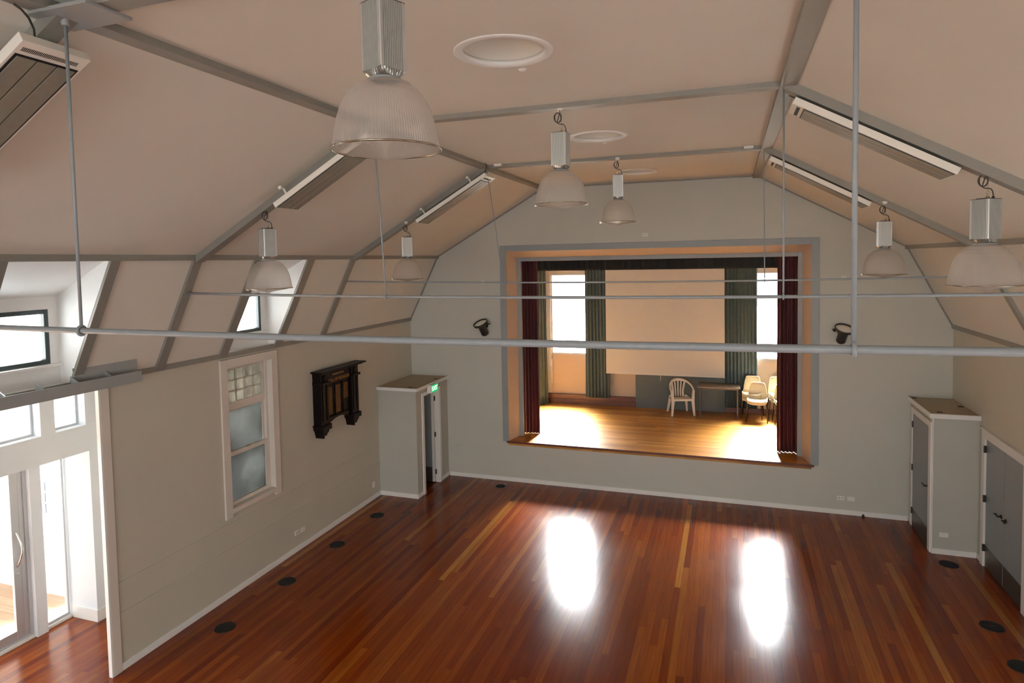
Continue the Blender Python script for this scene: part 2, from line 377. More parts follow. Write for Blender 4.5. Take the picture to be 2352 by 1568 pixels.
for i, (a, b) in enumerate(((2.12, 3.1), (6.98, 7.94))):
    mb = MB(); mb.box(a-.13, a, 3.655, 3.68, 1.09 if i == 0 else SZ-.05, 4.29).box(b, b+.13, 3.655, 3.68, SZ-.05, 4.29)
    mb.box(a, a+.04, 3.70, 3.76, SZ, TZ+.13).box(b-.04, b, 3.70, 3.76, SZ, TZ+.13).box(a+.04, b-.04, 3.70, 3.76, SZ, SZ+.05).box(a+.04, b-.04, 3.70, 3.76, TZ+.05, TZ+.13)
    w = S(mb, 'window_%d' % (i+1), 'cream_paint')
    MB().box(a+.04, b-.04, 3.728, 3.734, SZ+.05, TZ+.05).build('glass', 'glass', w)
    bl = MB().box(a+.005, b-.005, 3.664, 3.695, 4.15, 4.285).tube([(a+.01, 3.66, 4.27), (b-.01, 3.66, 4.27)], .02, 12).build('roller_blind', 'cream_paint')
    bl['label'] = ('cream roller blind wound up at the top of the left stage window', 'cream roller blind wound up at the top of the right stage window')[i]; bl['category'] = 'blind'; bl['group'] = 'roller blinds on the stage'
# ------------------------------------------------------------------ ceiling
def cell(mb, cx, cy, hx, hy, R, z, n=48, up=.1):
    cs = [Vector((cx+R*math.cos(2*PI*k/n), cy+R*math.sin(2*PI*k/n), z)) for k in range(n)]
    def sq(k):
        c_, s_ = math.cos(2*PI*k/n), math.sin(2*PI*k/n); t_ = min(hx/abs(c_) if abs(c_) > 1e-9 else 1e9, hy/abs(s_) if abs(s_) > 1e-9 else 1e9)
        return Vector((cx+c_*t_, cy+s_*t_, z))
    for k in range(n):
        a, b = sq(k), sq(k+1); p = [cs[k], cs[(k+1) % n], b]
        if abs(a.x-b.x) > 1e-6 and abs(a.y-b.y) > 1e-6:
            corner = Vector((cx+math.copysign(hx, a.x+b.x-2*cx), cy+math.copysign(hy, a.y+b.y-2*cy), z)); p.append(corner)
        p.append(a)
        mb.poly(p)
mb = MB()
DISCS = [(5.04, -8.0), (5.05, -4.73), (5.06, -1.45)]
ys = sorted({YB, 0.2} | {c[1]-.5 for c in DISCS} | {c[1]+.5 for c in DISCS})
for a, b in zip(ys, ys[1:]):
    mid = (a+b)/2; d = [c for c in DISCS if abs(c[1]-mid) < .45]
    if d:
        cx = d[0][0]
        mb.poly([(A2, a, H3), (cx-.5, a, H3), (cx-.5, b, H3), (A2, b, H3)]); mb.poly([(cx+.5, a, H3), (WX-A2, a, H3), (WX-A2, b, H3), (cx+.5, b, H3)])
        cell(mb, cx, d[0][1], .5, .5, .285, H3)
    else: mb.poly([(A2, a, H3), (WX-A2, a, H3), (WX-A2, b, H3), (A2, b, H3)])
# roof void cover above keeps daylight out
mb.box(A2-.3, WX-A2+.3, YB, .2, H3+.45, H3+.5)
for s_ in (0, 1):
    X = (lambda x: x) if s_ == 0 else (lambda x: WX-x)
    sg = 1 if s_ == 0 else -1
    qslab(mb, YB, .2, (X(A1), H2), (X(A2), H3), (-.25*sg, .45))
    ops = [(-8.45, -7.50), (-5.31, -4.36)] if s_ == 0 else [(-8.45, -7.50), (-5.31, -4.36)]
    e = YB
    for a, b in ops:
        qslab(mb, e, a-.05, (X(0), H1), (X(A1), H2), (-.12*sg, .06)); e = b+.05
    qslab(mb, e, .2, (X(0), H1), (X(A1), H2), (-.12*sg, .06))
S(mb, 'ceiling', 'ceiling_paint', norm=True)
# dormers
def dormer(y0, y1, wy0, wy1, n_, side):
    X = (lambda x: x) if side == 0 else (lambda x: WX-x)
    def bx(mb, xa, xb, *r_): mb.box(min(X(xa), X(xb)), max(X(xa), X(xb)), *r_)
    mb = MB()
    # cheeks
    for ya, yb in ((y0-.06, y0), (y1, y1+.06)):
        mb.prism([(X(-.22), ya, 3.3), (X(0.0), ya, H1), (X(A1), ya, H2), (X(A1), ya, H2+.12), (X(-.22), ya, 4.40)], (0, yb-ya, 0))
    # ceiling and front
    mb.prism([(X(A1), y0-.06, H2), (X(-.1), y0-.06, 4.27), (X(-.22), y0-.06, 4.27), (X(-.22), y0-.06, 4.40), (X(A1), y0-.06, H2+.12)], (0, y1-y0+.12, 0))
    bx(mb, -.22, -.1, y0, y1, 4.14, 4.27); bx(mb, -.22, -.1, y0, y1, 3.30, 3.58)
    bx(mb, -.22, -.1, y0, wy0, 3.58, 4.14); bx(mb, -.22, -.1, wy1, y1, 3.58, 4.14)
    bx(mb, -.1, -.03, y0, y1, 3.28, 3.36)
    S(mb, 'trim_%d' % (40+n_), 'dormer_white')
    m2 = MB(); fw = .045
    bx(m2, -.17, -.095, wy0, wy0+fw, 3.58, 4.14); bx(m2, -.17, -.095, wy1-fw, wy1, 3.58, 4.14)
    bx(m2, -.17, -.095, wy0+fw, wy1-fw, 3.58, 3.58+fw); bx(m2, -.17, -.095, wy0+fw, wy1-fw, 4.14-fw, 4.14)
    w = S(m2, 'window_%d' % (4+n_), 'dark_frame', bevel=.003)
    m3 = MB(); bx(m3, -.14, -.136, wy0+fw, wy1-fw, 3.58+fw, 4.14-fw); m3.build('glass', 'glass', w)
    m4 = MB(); bx(m4, -.10, -.055, y0, y1, 3.545, 3.575); m4.build('window_sill', 'white_paint', w, bevel=.003)
    portal((X(-.30), (wy0+wy1)/2, 3.86), (0, -PI/2 if side == 0 else PI/2, 0), .56, wy1-wy0)
dormer(-8.45, -7.50, -8.36, -7.60, 1, 0); dormer(-5.31, -4.36, -5.22, -4.49, 2, 0)
dormer(-8.45, -7.50, -8.36, -7.60, 3, 1); dormer(-5.31, -4.36, -5.22, -4.49, 4, 1)  # unseen right pair mirroring the left, included for extra daylight
# unseen rear wall, its tall windows added for ambient daylight
mb = MB(); mb.box(-.2, .8, YB-.2, YB, 0, H3+.5).box(9.2, WX+.2, YB-.2, YB, 0, H3+.5).box(.8, 9.2, YB-.2, YB, 0, 1.0).box(.8, 9.2, YB-.2, YB, 5.4, H3+.5)
mb.box(2.8, 3.2, YB-.2, YB, 1, 5.4).box(6.8, 7.2, YB-.2, YB, 1, 5.4)
S(mb, 'wall_rear', 'wall_paint')
for k, (a, b) in enumerate(((.8, 2.8), (3.2, 6.8), (7.2, 9.2))):
    mb = MB().box(a, b, YB-.12, YB-.06, 1, 1.08).box(a, b, YB-.12, YB-.06, 5.32, 5.4).box(a, a+.08, YB-.12, YB-.06, 1.08, 5.32).box(b-.08, b, YB-.12, YB-.06, 1.08, 5.32).box(a+.08, b-.08, YB-.12, YB-.06, 3.1, 3.18)
    S(mb, 'window_%d' % (10+k), 'white_paint')

# ------------------------------------------------------------------ ribs and ceiling strips
tn = [50]
def strip(m_): tn[0] += 1; S(m_, 'trim_%d' % tn[0], 'grey_trim')
def sbar(mb, p, q, y0, y1, th):
    # bar on section line p->q (x,z), proud by th into the room, between y0 and y1
    d = Vector((q[0]-p[0], q[1]-p[1])).normalized(); nrm = Vector((d[1], -d[0]))
    c = Vector((WX/2, 3)); 
    if (c-Vector(p)).dot(nrm) < 0: nrm = -nrm
    a, b = Vector(p)-nrm*.01, Vector(q)-nrm*.01
    pts = [(a.x, y0, a.y), (b.x, y0, b.y), (b.x+nrm.x*(th+.01), y0, b.y+nrm.y*(th+.01)), (a.x+nrm.x*(th+.01), y0, a.y+nrm.y*(th+.01))]
    mb.prism(pts, (0, y1-y0, 0))
P = [(0, H1), (A1, H2), (A2, H3), (WX-A2, H3), (WX-A1, H2), (WX, H1)]
for yr in (-3.17, -6.40, -9.61, -12.8, -16.0):
    mb = MB()
    for a, b in zip(P, P[1:]): sbar(mb, a, b, yr-.06, yr+.06, .045 if (a[0]+b[0])/2 > A1 and (a[0]+b[0])/2 < WX-A1 and a[1] == b[1] else (.075 if max(a[1], b[1]) > H2+.1 else .035))
    strip(mb)
mb = MB()
for a, b in zip(P, P[1:]): sbar(mb, a, b, -.03, .0, .022)
strip(mb)
for ya in (-8.55, -7.50, -5.46, -4.34):       # dormer side strips
    mb = MB(); yb = ya+(.10 if ya < -7 else .15); yb = {-8.55: -8.453, -7.5: -7.39, -5.46: -5.313, -4.34: -4.20}[ya]
    ya = {-7.5: -7.497, -4.34: -4.357}.get(ya, ya)
    sbar(mb, P[0], P[1], ya, yb, .03); strip(mb)
def long_bar(p, w_, h_, mat_='grey_trim'):
    mb = MB(); mb.box(p[0]-w_/2, p[0]+w_/2, YB, 0, p[1]-h_, p[1]+.02); strip(mb)
long_bar((A2, H3), .13, .05); long_bar((WX-A2, H3), .13, .05)
long_bar((A1+.01, H2), .05, .045); long_bar((WX-A1-.01, H2), .05, .045)
mb = MB().box(-.01, .03, YB, 0, H1-.03, H1+.035); strip(mb)
mb = MB().box(WX-.03, WX+.01, YB, 0, H1-.03, H1+.035); strip(mb)
# cleat plate where the first rib meets the ceiling
g = MB().box(A2-.16, A2+.34, -9.74, -9.46, H3-.065, H3-.045).tube([(3.05, -9.61, H3-.06), (3.05, -9.61, H3-.10)], .022, 12)
o = g.build('gusset_plate', 'steel_grey', bevel=.004); o['kind'] = 'structure'; o.name = 'trim_80'

# baseboards
S(MB().box(0, .018, -7.07, -1.42, 0, .085), 'baseboard_left', 'white_paint', bevel=.004)
S(MB().box(.86, 9.37, -.018, 0, 0, .085), 'baseboard_front', 'white_paint', bevel=.004)
S(MB().box(WX-.018, WX, -1.4, -1.25, 0, .085).box(WX-.018, WX, YB, -2.9, 0, .085), 'baseboard_right', 'white_paint', bevel=.004)
# old dado lines on the walls
S(MB().box(0, .012, -7.07, -1.42, .60, .66).box(0, .010, -7.07, -1.42, .985, 1.01), 'trim_10', 'wall_paint')
S(MB().box(.86, 2.05, -.012, 0, .655, .675).box(.86, 2.05, -.004, 0, .96, .985).box(1.735, 1.75, -.006, 0, .085, .655).box(8.0, 9.37, -.004, 0, .99, 1.0).box(8.0, 9.37, -.006, 0, 1.08, 1.095), 'trim_11', 'front_wall_paint')
# white corner trim of the foyer opening
S(MB().box(-.03, .022, -7.195, -7.17, 0, 3.24), 'trim_12', 'white_paint', bevel=.003)
S(MB().box(0, .022, -7.169, -7.07, 0, 3.24), 'trim_15', 'cream_paint', bevel=.003)
# ------------------------------------------------------------------ steel beam over the foyer
mb = MB()
mb.box(.0, .20, -11, -6.80, 3.335, 3.348)           # web
mb.box(.19, .205, -11, -6.80, 3.262, 3.385)          # front flange
b = mb.build('steel_beam', 'steel_grey', bevel=.003)
root = empty('steel_beam', (0.1, -8.9, 3.34), 'grey steel channel beam over the glazed foyer opening on the left', 'beam')
b.name = 'channel'; b.parent = root; b.matrix_parent_inverse = Matrix.Translation((-.1, 8.9, -3.34))
def child(o, root_):
    o.parent = root_; o.matrix_parent_inverse = root_.matrix_basis.inverted() if root_.matrix_basis else Matrix()
    return o
child(MB().prism([(.075, -7.5, 3.345), (.09, -7.5, 3.345), (.09, -7.5, 3.52), (.075, -7.5, 3.52)], (0, .74, 0)).build('upstand_plate', 'steel_grey'), root)
for yy in (-7.16, -7.53, -7.88, -8.23):
    child(MB().prism([(.075, yy, 3.345), (.19, yy, 3.345), (.19, yy, 3.38), (.075, yy, 3.44)], (0, .012, 0)).build('stiffener', 'steel_grey'), root)
# ------------------------------------------------------------------ foyer
mb = MB(); FX = -1.2
mb.box(FX-.15, FX, -11, -6.41, 2.235, 2.575)                      # spandrel
mb.box(FX-.15, FX, -11, -6.41, 3.12, 3.3)
mb.box(FX-.15, FX, -6.99, -6.82, 2.575, 3.12); mb.box(FX-.15, FX, -6.44, -6.41, 2.575, 3.12)
mb.box(FX-.15, FX, -11, -9.2, 2.575, 3.12)
mb.box(-1.78, FX, -6.41, -5.95, 0, 3.3)                           # pier
mb.box(-1.78, FX-.15, -11, -6.41, 2.235, 2.33)                   # recess head
mb.box(-1.78, FX, -11.1, -11, 0, 3.3)
S(mb, 'wall_foyer', 'foyer_wall')
S(MB().box(-1.78, -.2, -6.0, -5.95, 0, 3.3).box(-1.78, -.2, -11.1, -11, 0, 3.3), 'wall_foyer_ends', 'foyer_wall')
S(MB().box(-1.78, -.2, -11.1, -5.95, 3.3, 3.36), 'ceiling_foyer', 'foyer_wall')
S(MB().box(-1.64, -1.185, -6.425, -6.41, 0, .16).box(-1.2, -1.185, -6.41, -6.0, 0, .16), 'baseboard_foyer', 'white_paint', bevel=.003)
S(MB().box(-1.74, -1.60, -6.89, -6.755, 0, 2.24), 'trim_13', 'foyer_wall', bevel=.003)
S(MB().box(-1.78, -1.64, -11, -6.43, 0, .035), 'trim_14', 'white_paint')
for k, (a, b) in enumerate(((-9.2, -6.99), (-6.82, -6.44))):
    m_ = MB().box(-1.36, -1.33, a, a+.03, 2.575, 3.12).box(-1.36, -1.33, b-.03, b, 2.575, 3.12).box(-1.36, -1.33, a+.03, b-.03, 2.575, 2.6).box(-1.36, -1.33, a+.03, b-.03, 3.09, 3.12)
    w = S(m_, 'window_%d' % (30+k), 'aluminium')
    MB().box(-1.348, -1.344, a+.03, b-.03, 2.6, 3.09).build('glass', 'glass', w)
m_ = MB().box(-1.71, -1.67, -6.755, -6.735, .035, 2.24).box(-1.71, -1.67, -6.455, -6.43, .035, 2.24).box(-1.71, -1.67, -6.735, -6.455, .035, .07)
w = S(m_, 'window_32', 'aluminium'); MB().box(-1.692, -1.688, -6.735, -6.455, .07, 2.24).build('glass', 'glass', w)
m_ = MB().box(-1.72, -1.66, -6.93, -6.89, .035, 2.24).box(-1.72, -1.66, -11, -6.93, .035, .06).box(-1.715, -1.675, -7.075, -6.985, .06, 2.235).box(-1.715, -1.675, -8.2, -7.075, .06, .17).box(-1.715, -1.675, -8.28, -8.2, .06, 2.235).box(-1.715, -1.675, -6.985, -6.93, .06, 2.235)
dr = S(m_, 'door_1', 'aluminium', bevel=.003)
MB().box(-1.697, -1.693, -8.2, -7.075, .17, 2.235).build('glass', 'glass', dr)
def arc(y, z0, z1, bow, x, n=14): return [(x+bow*math.sin(PI*i/n), y+.02*math.sin(PI*i/n), z0+(z1-z0)*i/n) for i in range(n+1)]
MB().tube(arc(-7.03, .95, 1.38, .07, -1.675), .012, 10).tube(arc(-7.03, .95, 1.38, -.07, -1.715), .012, 10).build('door_handle', 'chrome', dr)
MB().tube([(-1.675, -7.03, .87), (-1.66, -7.03, .87)], .02, 12).build('lock', 'chrome', dr)
m_ = MB().box(-1.71, -1.67, -11, -8.3, .06, .17).box(-1.71, -1.67, -9.6, -9.5, .06, 2.235).box(-1.71, -1.67, -8.38, -8.3, .06, 2.235)
w = S(m_, 'door_2', 'aluminium')
# outside: deck, neighbouring wall
S(MB().box(-7, -1.78, -14, -6.05, -.1, -.03), 'deck', 'deck_boards')
S(MB().box(-40, -7, -40, 40, -.9, -.8).box(-7, 40, 8, 60, -.9, -.8), 'ground', 'ground')
S(MB().box(-7, -1.98, -6.05, -5.95, -.1, 5), 'wall_neighbour', 'neighbour')
mb = MB()
for i in range(2):
    for j in range(3): mb.box(-2.735+i*.10, -2.665+i*.10, -6.062, -6.048, 1.14+j*.155, 1.265+j*.155)
w = mb.build('window_33', 'dark_blue'); w['kind'] = 'structure'
portal((-1.85, -8.7, 1.25), (0, -PI/2, 0), 2.2, 4.4)
# ------------------------------------------------------------------ sash window in left wall
mb = MB()
mb.box(0, .028, -5.445, -5.32, 1.08, 3.27).box(0, .028, -4.44, -4.315, 1.08, 3.27).box(0, .028, -5.32, -4.44, 3.15, 3.27)
mb.box(-.2, 0, -5.345, -5.325, 1.17, 3.17).box(-.2, 0, -4.435, -4.415, 1.17, 3.17).box(-.2, 0, -5.325, -4.435, 3.15, 3.17).box(-.2, .03, -5.325, -4.435, 1.13, 1.20)
mb.box(-.15, -.07, -5.325, -5.27, 1.2, 3.15).box(-.15, -.07, -4.48, -4.435, 1.2, 3.15)
S(mb, 'window_3', 'cream_paint', bevel=.003)
win = [o for o in COL.objects if o.name == 'window_3'][0]
mb = MB(); mb.box(-.13, -.08, -5.27, -4.48, 2.55, 2.64).box(-.13, -.08, -5.27, -4.48, 3.10, 3.15).box(-.13, -.08, -5.27, -5.22, 2.64, 3.1).box(-.13, -.08, -4.53, -4.48, 2.64, 3.1)
for k in range(1, 4): mb.box(-.115, -.09, -5.22+k*.1725-.012, -5.22+k*.1725+.012, 2.64, 3.10)
for k in range(1, 3): mb.box(-.115, -.09, -5.22, -4.53, 2.64+k*.153-.009, 2.64+k*.153+.009)
MB_ = mb.build('lattice_sash', 'cream_paint', win)
MB().box(-.108, -.104, -5.22, -4.53, 2.64, 3.1).build('glass', 'lattice_glass', MB_)
mb = MB(); mb.box(-.15, -.11, -5.27, -5.23, 1.90, 2.55).box(-.15, -.11, -4.52, -4.48, 1.90, 2.55).box(-.15, -.11, -5.23, -4.52, 2.52, 2.55)
s1 = mb.build('upper_sash', 'cream_paint', win); MB().box(-.132, -.128, -5.23, -4.52, 1.9, 2.52).build('glass', 'frosted_glass', s1)
mb = MB(); mb.box(-.11, -.07, -5.27, -5.225, 1.2, 1.95).box(-.11, -.07, -4.525, -4.48, 1.2, 1.95).box(-.11, -.07, -5.225, -4.525, 1.89, 1.95).box(-.11, -.07, -5.225, -4.525, 1.2, 1.25)
s2 = mb.build('lower_sash', 'cream_paint', win); MB().box(-.092, -.088, -5.225, -4.525, 1.25, 1.89).build('glass', 'frosted_glass', s2)
MB().box(-.075, -.05, -4.9, -4.85, 1.95, 1.97).build('sash_catch', 'brass', s2)

# ------------------------------------------------------------------ corner cupboards
def hinges(root_, x, y, zs, sgn):
    for z in zs: child(MB().box(min(x, x+sgn*.012), max(x, x+sgn*.012), y-.02, y+.02, z-.05, z+.05).build('hinge', 'table_steel'), root_)
L_ = empty('corner_cupboard', (0.42, -.7, 0), 'beige boxed-in doorway in the left corner with an open door and exit sign above', 'cupboard')
mb = MB(); CX, CY = .83, -1.42; OY0, OY1 = -1.12, -.46
mb.box(0.001, CX, CY, CY+.08, 0, 2.10).box(CX-.08, CX, CY+.08, OY0, 0, 2.10).box(CX-.08, CX, OY1, -.001, 0, 2.10).box(CX-.08, CX, OY0, OY1, 1.93, 2.10)
child(mb.build('carcass', 'cupboard_paint'), L_)
child(MB().box(0.001, CX+.03, CY-.03, -.001, 2.10, 2.13).build('top_board', 'cupboard_top'), L_)
child(MB().box(0.001, CX+.05, CY-.05, CY-.03, 2.085, 2.145).box(CX+.03, CX+.05, CY-.03, -.001, 2.085, 2.145).build('cornice', 'white_paint', bevel=.003), L_)
child(MB().box(CX, CX+.02, OY0-.085, OY0, 0, 2.0).box(CX, CX+.02, OY1, OY1+.085, 0, 2.0).box(CX, CX+.02, OY0, OY1, 1.93, 2.0).box(CX-.085, CX, OY1-.014, OY1, 0, 1.93).box(CX, CX+.012, CY-.0, OY0-.085, 0, .085).box(.02, CX+.012, CY-.018, CY, 0, .085).box(CX, CX+.012, OY1+.085, -.02, 0, .085).build('architrave', 'white_paint', bevel=.003), L_)
d = child(MB().box(.10, .70, -.52, -.48, .02, 1.92).build('door', 'door_grey'), L_)
child(MB().box(.11, .69, -.526, -.52, .02, .32).build('kick_plate', 'kick_plate'), L_)
child(MB().box(.70, .742, -.525, -.476, .02, 1.92).build('door_edge', 'white_paint'), L_)
for z in (.22, 1.0, 1.75): child(MB().box(.742, .775, -.482, -.474, z-.05, z+.05).build('hinge', 'table_steel'), L_)
for q in ((.66, -1.30), (.74, -.35)): child(MB().box(q[0]-.05, q[0]+.05, q[1]-.015, q[1]+.015, 2.1301, 2.138).build('fixing_clip', 'table_steel'), L_)
ex = empty('exit_sign', (.90, -.835, 2.05), 'small green lit sign reading EXIT above the left corner door', 'sign')
child(MB().box(CX+.021, CX+.115, -.985, -.69, 1.965, 2.085+.04).build('sign_box', 'plate_white', bevel=.004), ex)
child(MB().box(CX+.115, CX+.12, -.98, -.695, 1.972, 2.118).build('green_face', 'exit_green'), ex)
def text_mesh(name, body, size, m, ext=.002):
    cu = bpy.data.curves.new(name, 'FONT'); cu.body = body; cu.size = size; cu.extrude = ext; cu.align_x = 'CENTER'; cu.align_y = 'CENTER'; cu.offset = size*.012
    to = bpy.data.objects.new(name+'_t', cu); COL.objects.link(to); dg = bpy.context.evaluated_depsgraph_get()
    me = bpy.data.meshes.new_from_object(to.evaluated_get(dg)); bpy.data.objects.remove(to); bpy.data.curves.remove(cu)
    me.name = name; me.materials.clear(); me.materials.append(MT[m]); o = bpy.data.objects.new(name, me); COL.objects.link(o); return o
tx = text_mesh('lettering', 'EXIT', .125, 'exit_white'); tx.rotation_euler = (PI/2, 0, PI/2); tx.location = (CX+.122, -.835, 2.043)
tx.parent = ex; tx.matrix_parent_inverse = ex.matrix_basis.inverted()

R_ = empty('corner_cupboard', (9.7, -.62, 0), 'grey boxed cupboard in the right corner with a closed narrow grey door', 'cupboard')
mb = MB(); CX2, CY2 = 9.40, -1.235
mb.box(CX2, WX-.001, CY2, CY2+.08, 0, 2.09).box(CX2, CX2+.08, CY2+.08, -.001, 0, 2.09)
child(mb.build('carcass', 'cupboard_paint'), R_)
child(MB().box(CX2-.03, WX-.001, CY2-.03, -.001, 2.10, 2.13).build('top_board', 'cupboard_top'), R_)
child(MB().box(CX2-.03, WX-.001, CY2-.05, CY2-.03, 2.075, 2.145).box(CX2-.05, CX2-.03, CY2-.05, -.001, 2.075, 2.145).build('cornice', 'white_paint', bevel=.003), R_)
dy0, dy1 = -1.10, -.20
child(MB().box(CX2-.022, CX2, dy0-.12, dy0, 0, 2.0).box(CX2-.022, CX2, dy1, dy1+.09, 0, 2.0).box(CX2-.022, CX2, dy0, dy1, 1.91, 2.0).box(CX2-.012, CX2, dy1+.09, -.02, 0, .085).box(CX2, WX-.02, CY2-.018, CY2, 0, .085).box(CX2-.005, CX2+.01, CY2-.01, CY2+.1, .0, 2.075).build('architrave', 'white_paint', bevel=.003), R_)
d = child(MB().box(CX2-.012, CX2-.001, dy0, dy1, .01, 1.91).build('door', 'door_grey'), R_)
child(MB().box(CX2-.016, CX2-.012, dy0+.01, dy1-.01, .01, .31).build('kick_plate', 'kick_plate'), R_)
for z in (.27, 1.0, 1.72): child(MB().box(CX2-.03, CX2-.012, dy1-.035, dy1, z-.05, z+.05).build('hinge', 'table_steel'), R_)
child(MB().tube([(CX2-.012, -1.03, .96), (CX2-.05, -1.03, .96)], .011).tube([(CX2-.05, -1.03, .96), (CX2-.055, -.98, .965), (CX2-.05, -.90, .96)], .009).build('door_handle', 'black_iron'), R_)
for q in ((9.42, -.10), (9.52, -1.10), (9.93, -.62)): child(MB().box(q[0]-.035, q[0]+.035, q[1]-.02, q[1]+.02, 2.1301, 2.142).build('fixing_clip', 'table_steel'), R_)
# double doors in right wall
mb = MB(); D0, D1 = -2.78, -1.5
mb.box(WX-.03, WX, D1, D1+.105, 0, 1.99).box(WX-.03, WX, D0-.105, D0, 0, 1.99).box(WX-.03, WX, D0, D1, 1.88, 1.99).box(WX-.05, WX, D0-.12, D1+.12, 1.99, 2.01)
dd = S(mb, 'door_3', 'white_paint', bevel=.003)
for k, (a, b) in enumerate(((-2.13, -1.505), (-2.775, -2.14))):
    lf = MB().box(WX+.0, WX+.04, a, b, .01, 1.88).build('door_leaf', 'door_grey', dd)
    MB().box(WX-.004, WX, a+.01, b-.01, .01, .31).build('kick_plate', 'kick_plate', lf)
    hy = a+.07 if k == 0 else b-.07
    MB().tube([(WX, hy, .95), (WX-.05, hy, .95)], .011).tube([(WX-.05, hy, .95), (WX-.055, hy+(.04 if k == 0 else -.04), .97), (WX-.05, hy+(.10 if k == 0 else -.1), .95)], .01).tube([(WX-.001, hy, .95), (WX-.008, hy, .95)], .028, 16).build('door_handle', 'black_iron', lf)
for z in (.28, 1.0, 1.72): MB().box(WX-.038, WX-.004, -1.52, -1.495, z-.05, z+.05).build('hinge', 'table_steel', dd)
S(MB().box(WX+.04, WX+.2, D0, D1, 0, 1.9), 'door_void_block', 'dark_void')  # added dark block filling the void behind the leaves, no door

# ------------------------------------------------------------------ roll of honour board
hb = empty('honour_board', (0.1, -2.9, 1.85), 'dark carved wooden roll of honour board with gilt names on left wall', 'honour board')
C = lambda o_: child(o_, hb)
Y0, Y1 = -3.45, -2.35
mb = MB(); mb.box(0.001, .10, Y0+.1, Y1-.1, 1.93, 2.70)
# arched lower rail
n = 12; ar = []
for i in range(n+1):
    yy = Y0+.24+(Y1-Y0-.48)*i/n; ar.append((0.001, yy, 1.86+.07*math.sin(PI*i/n)))
mb.prism(ar+[(0.001, Y1-.24, 1.97), (0.001, Y0+.24, 1.97)], (.13, 0, 0))
C(mb.build('back_board', 'board_wood', bevel=.004))
for k, yy in enumerate((Y0, Y1-.2)):
    mb = MB(); mb.box(0.001, .17, yy, yy+.2, 1.86, 2.74).box(.17, .185, yy+.03, yy+.06, 1.95, 2.55).box(.17, .185, yy+.14, yy+.17, 1.95, 2.55)
    mb.box(0.001, .205, yy-.02, yy+.22, 1.80, 1.87).box(0.001, .215, yy-.01, yy+.21, 2.56, 2.60).box(0.001, .195, yy-.035, yy+.235, 1.86, 1.885)
    mb.prism([(0.001, yy, 1.80), (0.001, yy+.2, 1.80), (0.001, yy+.17, 1.75), (0.001, yy+.13, 1.73), (0.001, yy+.11, 1.70), (0.001, yy+.10, 1.745), (0.001, yy+.07, 1.73), (0.001, yy+.045, 1.66), (0.001, yy+.02, 1.74)], (.17, 0, 0))
    p_ = C(mb.build('pilaster', 'board_wood', bevel=.004))
    mx = Matrix.Translation((.186, yy+.1, 2.66)) @ Matrix.Rotation(PI/2, 4, 'Y')
    q = MB().lathe([(.0, .012), (.02, .010), (.03, .002), (.045, .014), (.055, .0)], 20, mx=mx).build('rosette', 'board_wood', p_)
C(MB().box(0.001, .235, -3.50, -2.17, 2.755, 2.78).box(0.001, .19, Y0-.01, Y1+.02, 2.735, 2.755).box(0.001, .21, Y1+.02, Y1+.1, 2.74, 2.756).build('cornice_shelf', 'board_wood', bevel=.004))
C(MB().box(.10, .135, Y0+.2, Y1-.2, 2.53, 2.735).build('header_panel', 'board_wood', bevel=.003))
tt = text_mesh('lettering', 'ROLL OF HONOUR', .074, 'gilt'); tt.rotation_euler = (PI/2, 0, PI/2); tt.location = (.137, -2.9, 2.585); tt.parent = hb; tt.matrix_parent_inverse = hb.matrix_basis.inverted()
mb = MB()
for k in range(9): mb.box(.135, .138, -3.07+k*.037, -3.07+k*.037+.024, 2.665, 2.69)
C(mb.build('gilt_line', 'gilt'))
for k in range(3):
    yc = Y0+.2+.12+k*.235
    pn = C(MB().box(.10, .112, yc-.09, yc+.09, 1.98, 2.49).build('name_panel', 'board_wood', bevel=.003))
    mb = MB(); rows = (22, 22, 13)[k]
    for j in range(rows):
        w_ = .045+.02*random.random(); z_ = 2.47-j*.0215
        mb.box(.112, .1135, yc-.07, yc-.07+w_, z_-.009, z_-.001).box(.112, .1135, yc-.07+w_+.01, yc+.05+.02*random.random(), z_-.009, z_-.001)
    mb.build('gilt_names', 'gilt', pn)
for k in range(2): C(MB().tube([(.125, Y0+.2+.2375+k*.235, 1.98), (.125, Y0+.2+.2375+k*.235, 2.52)], .014, 10).build('column', 'board_wood'))

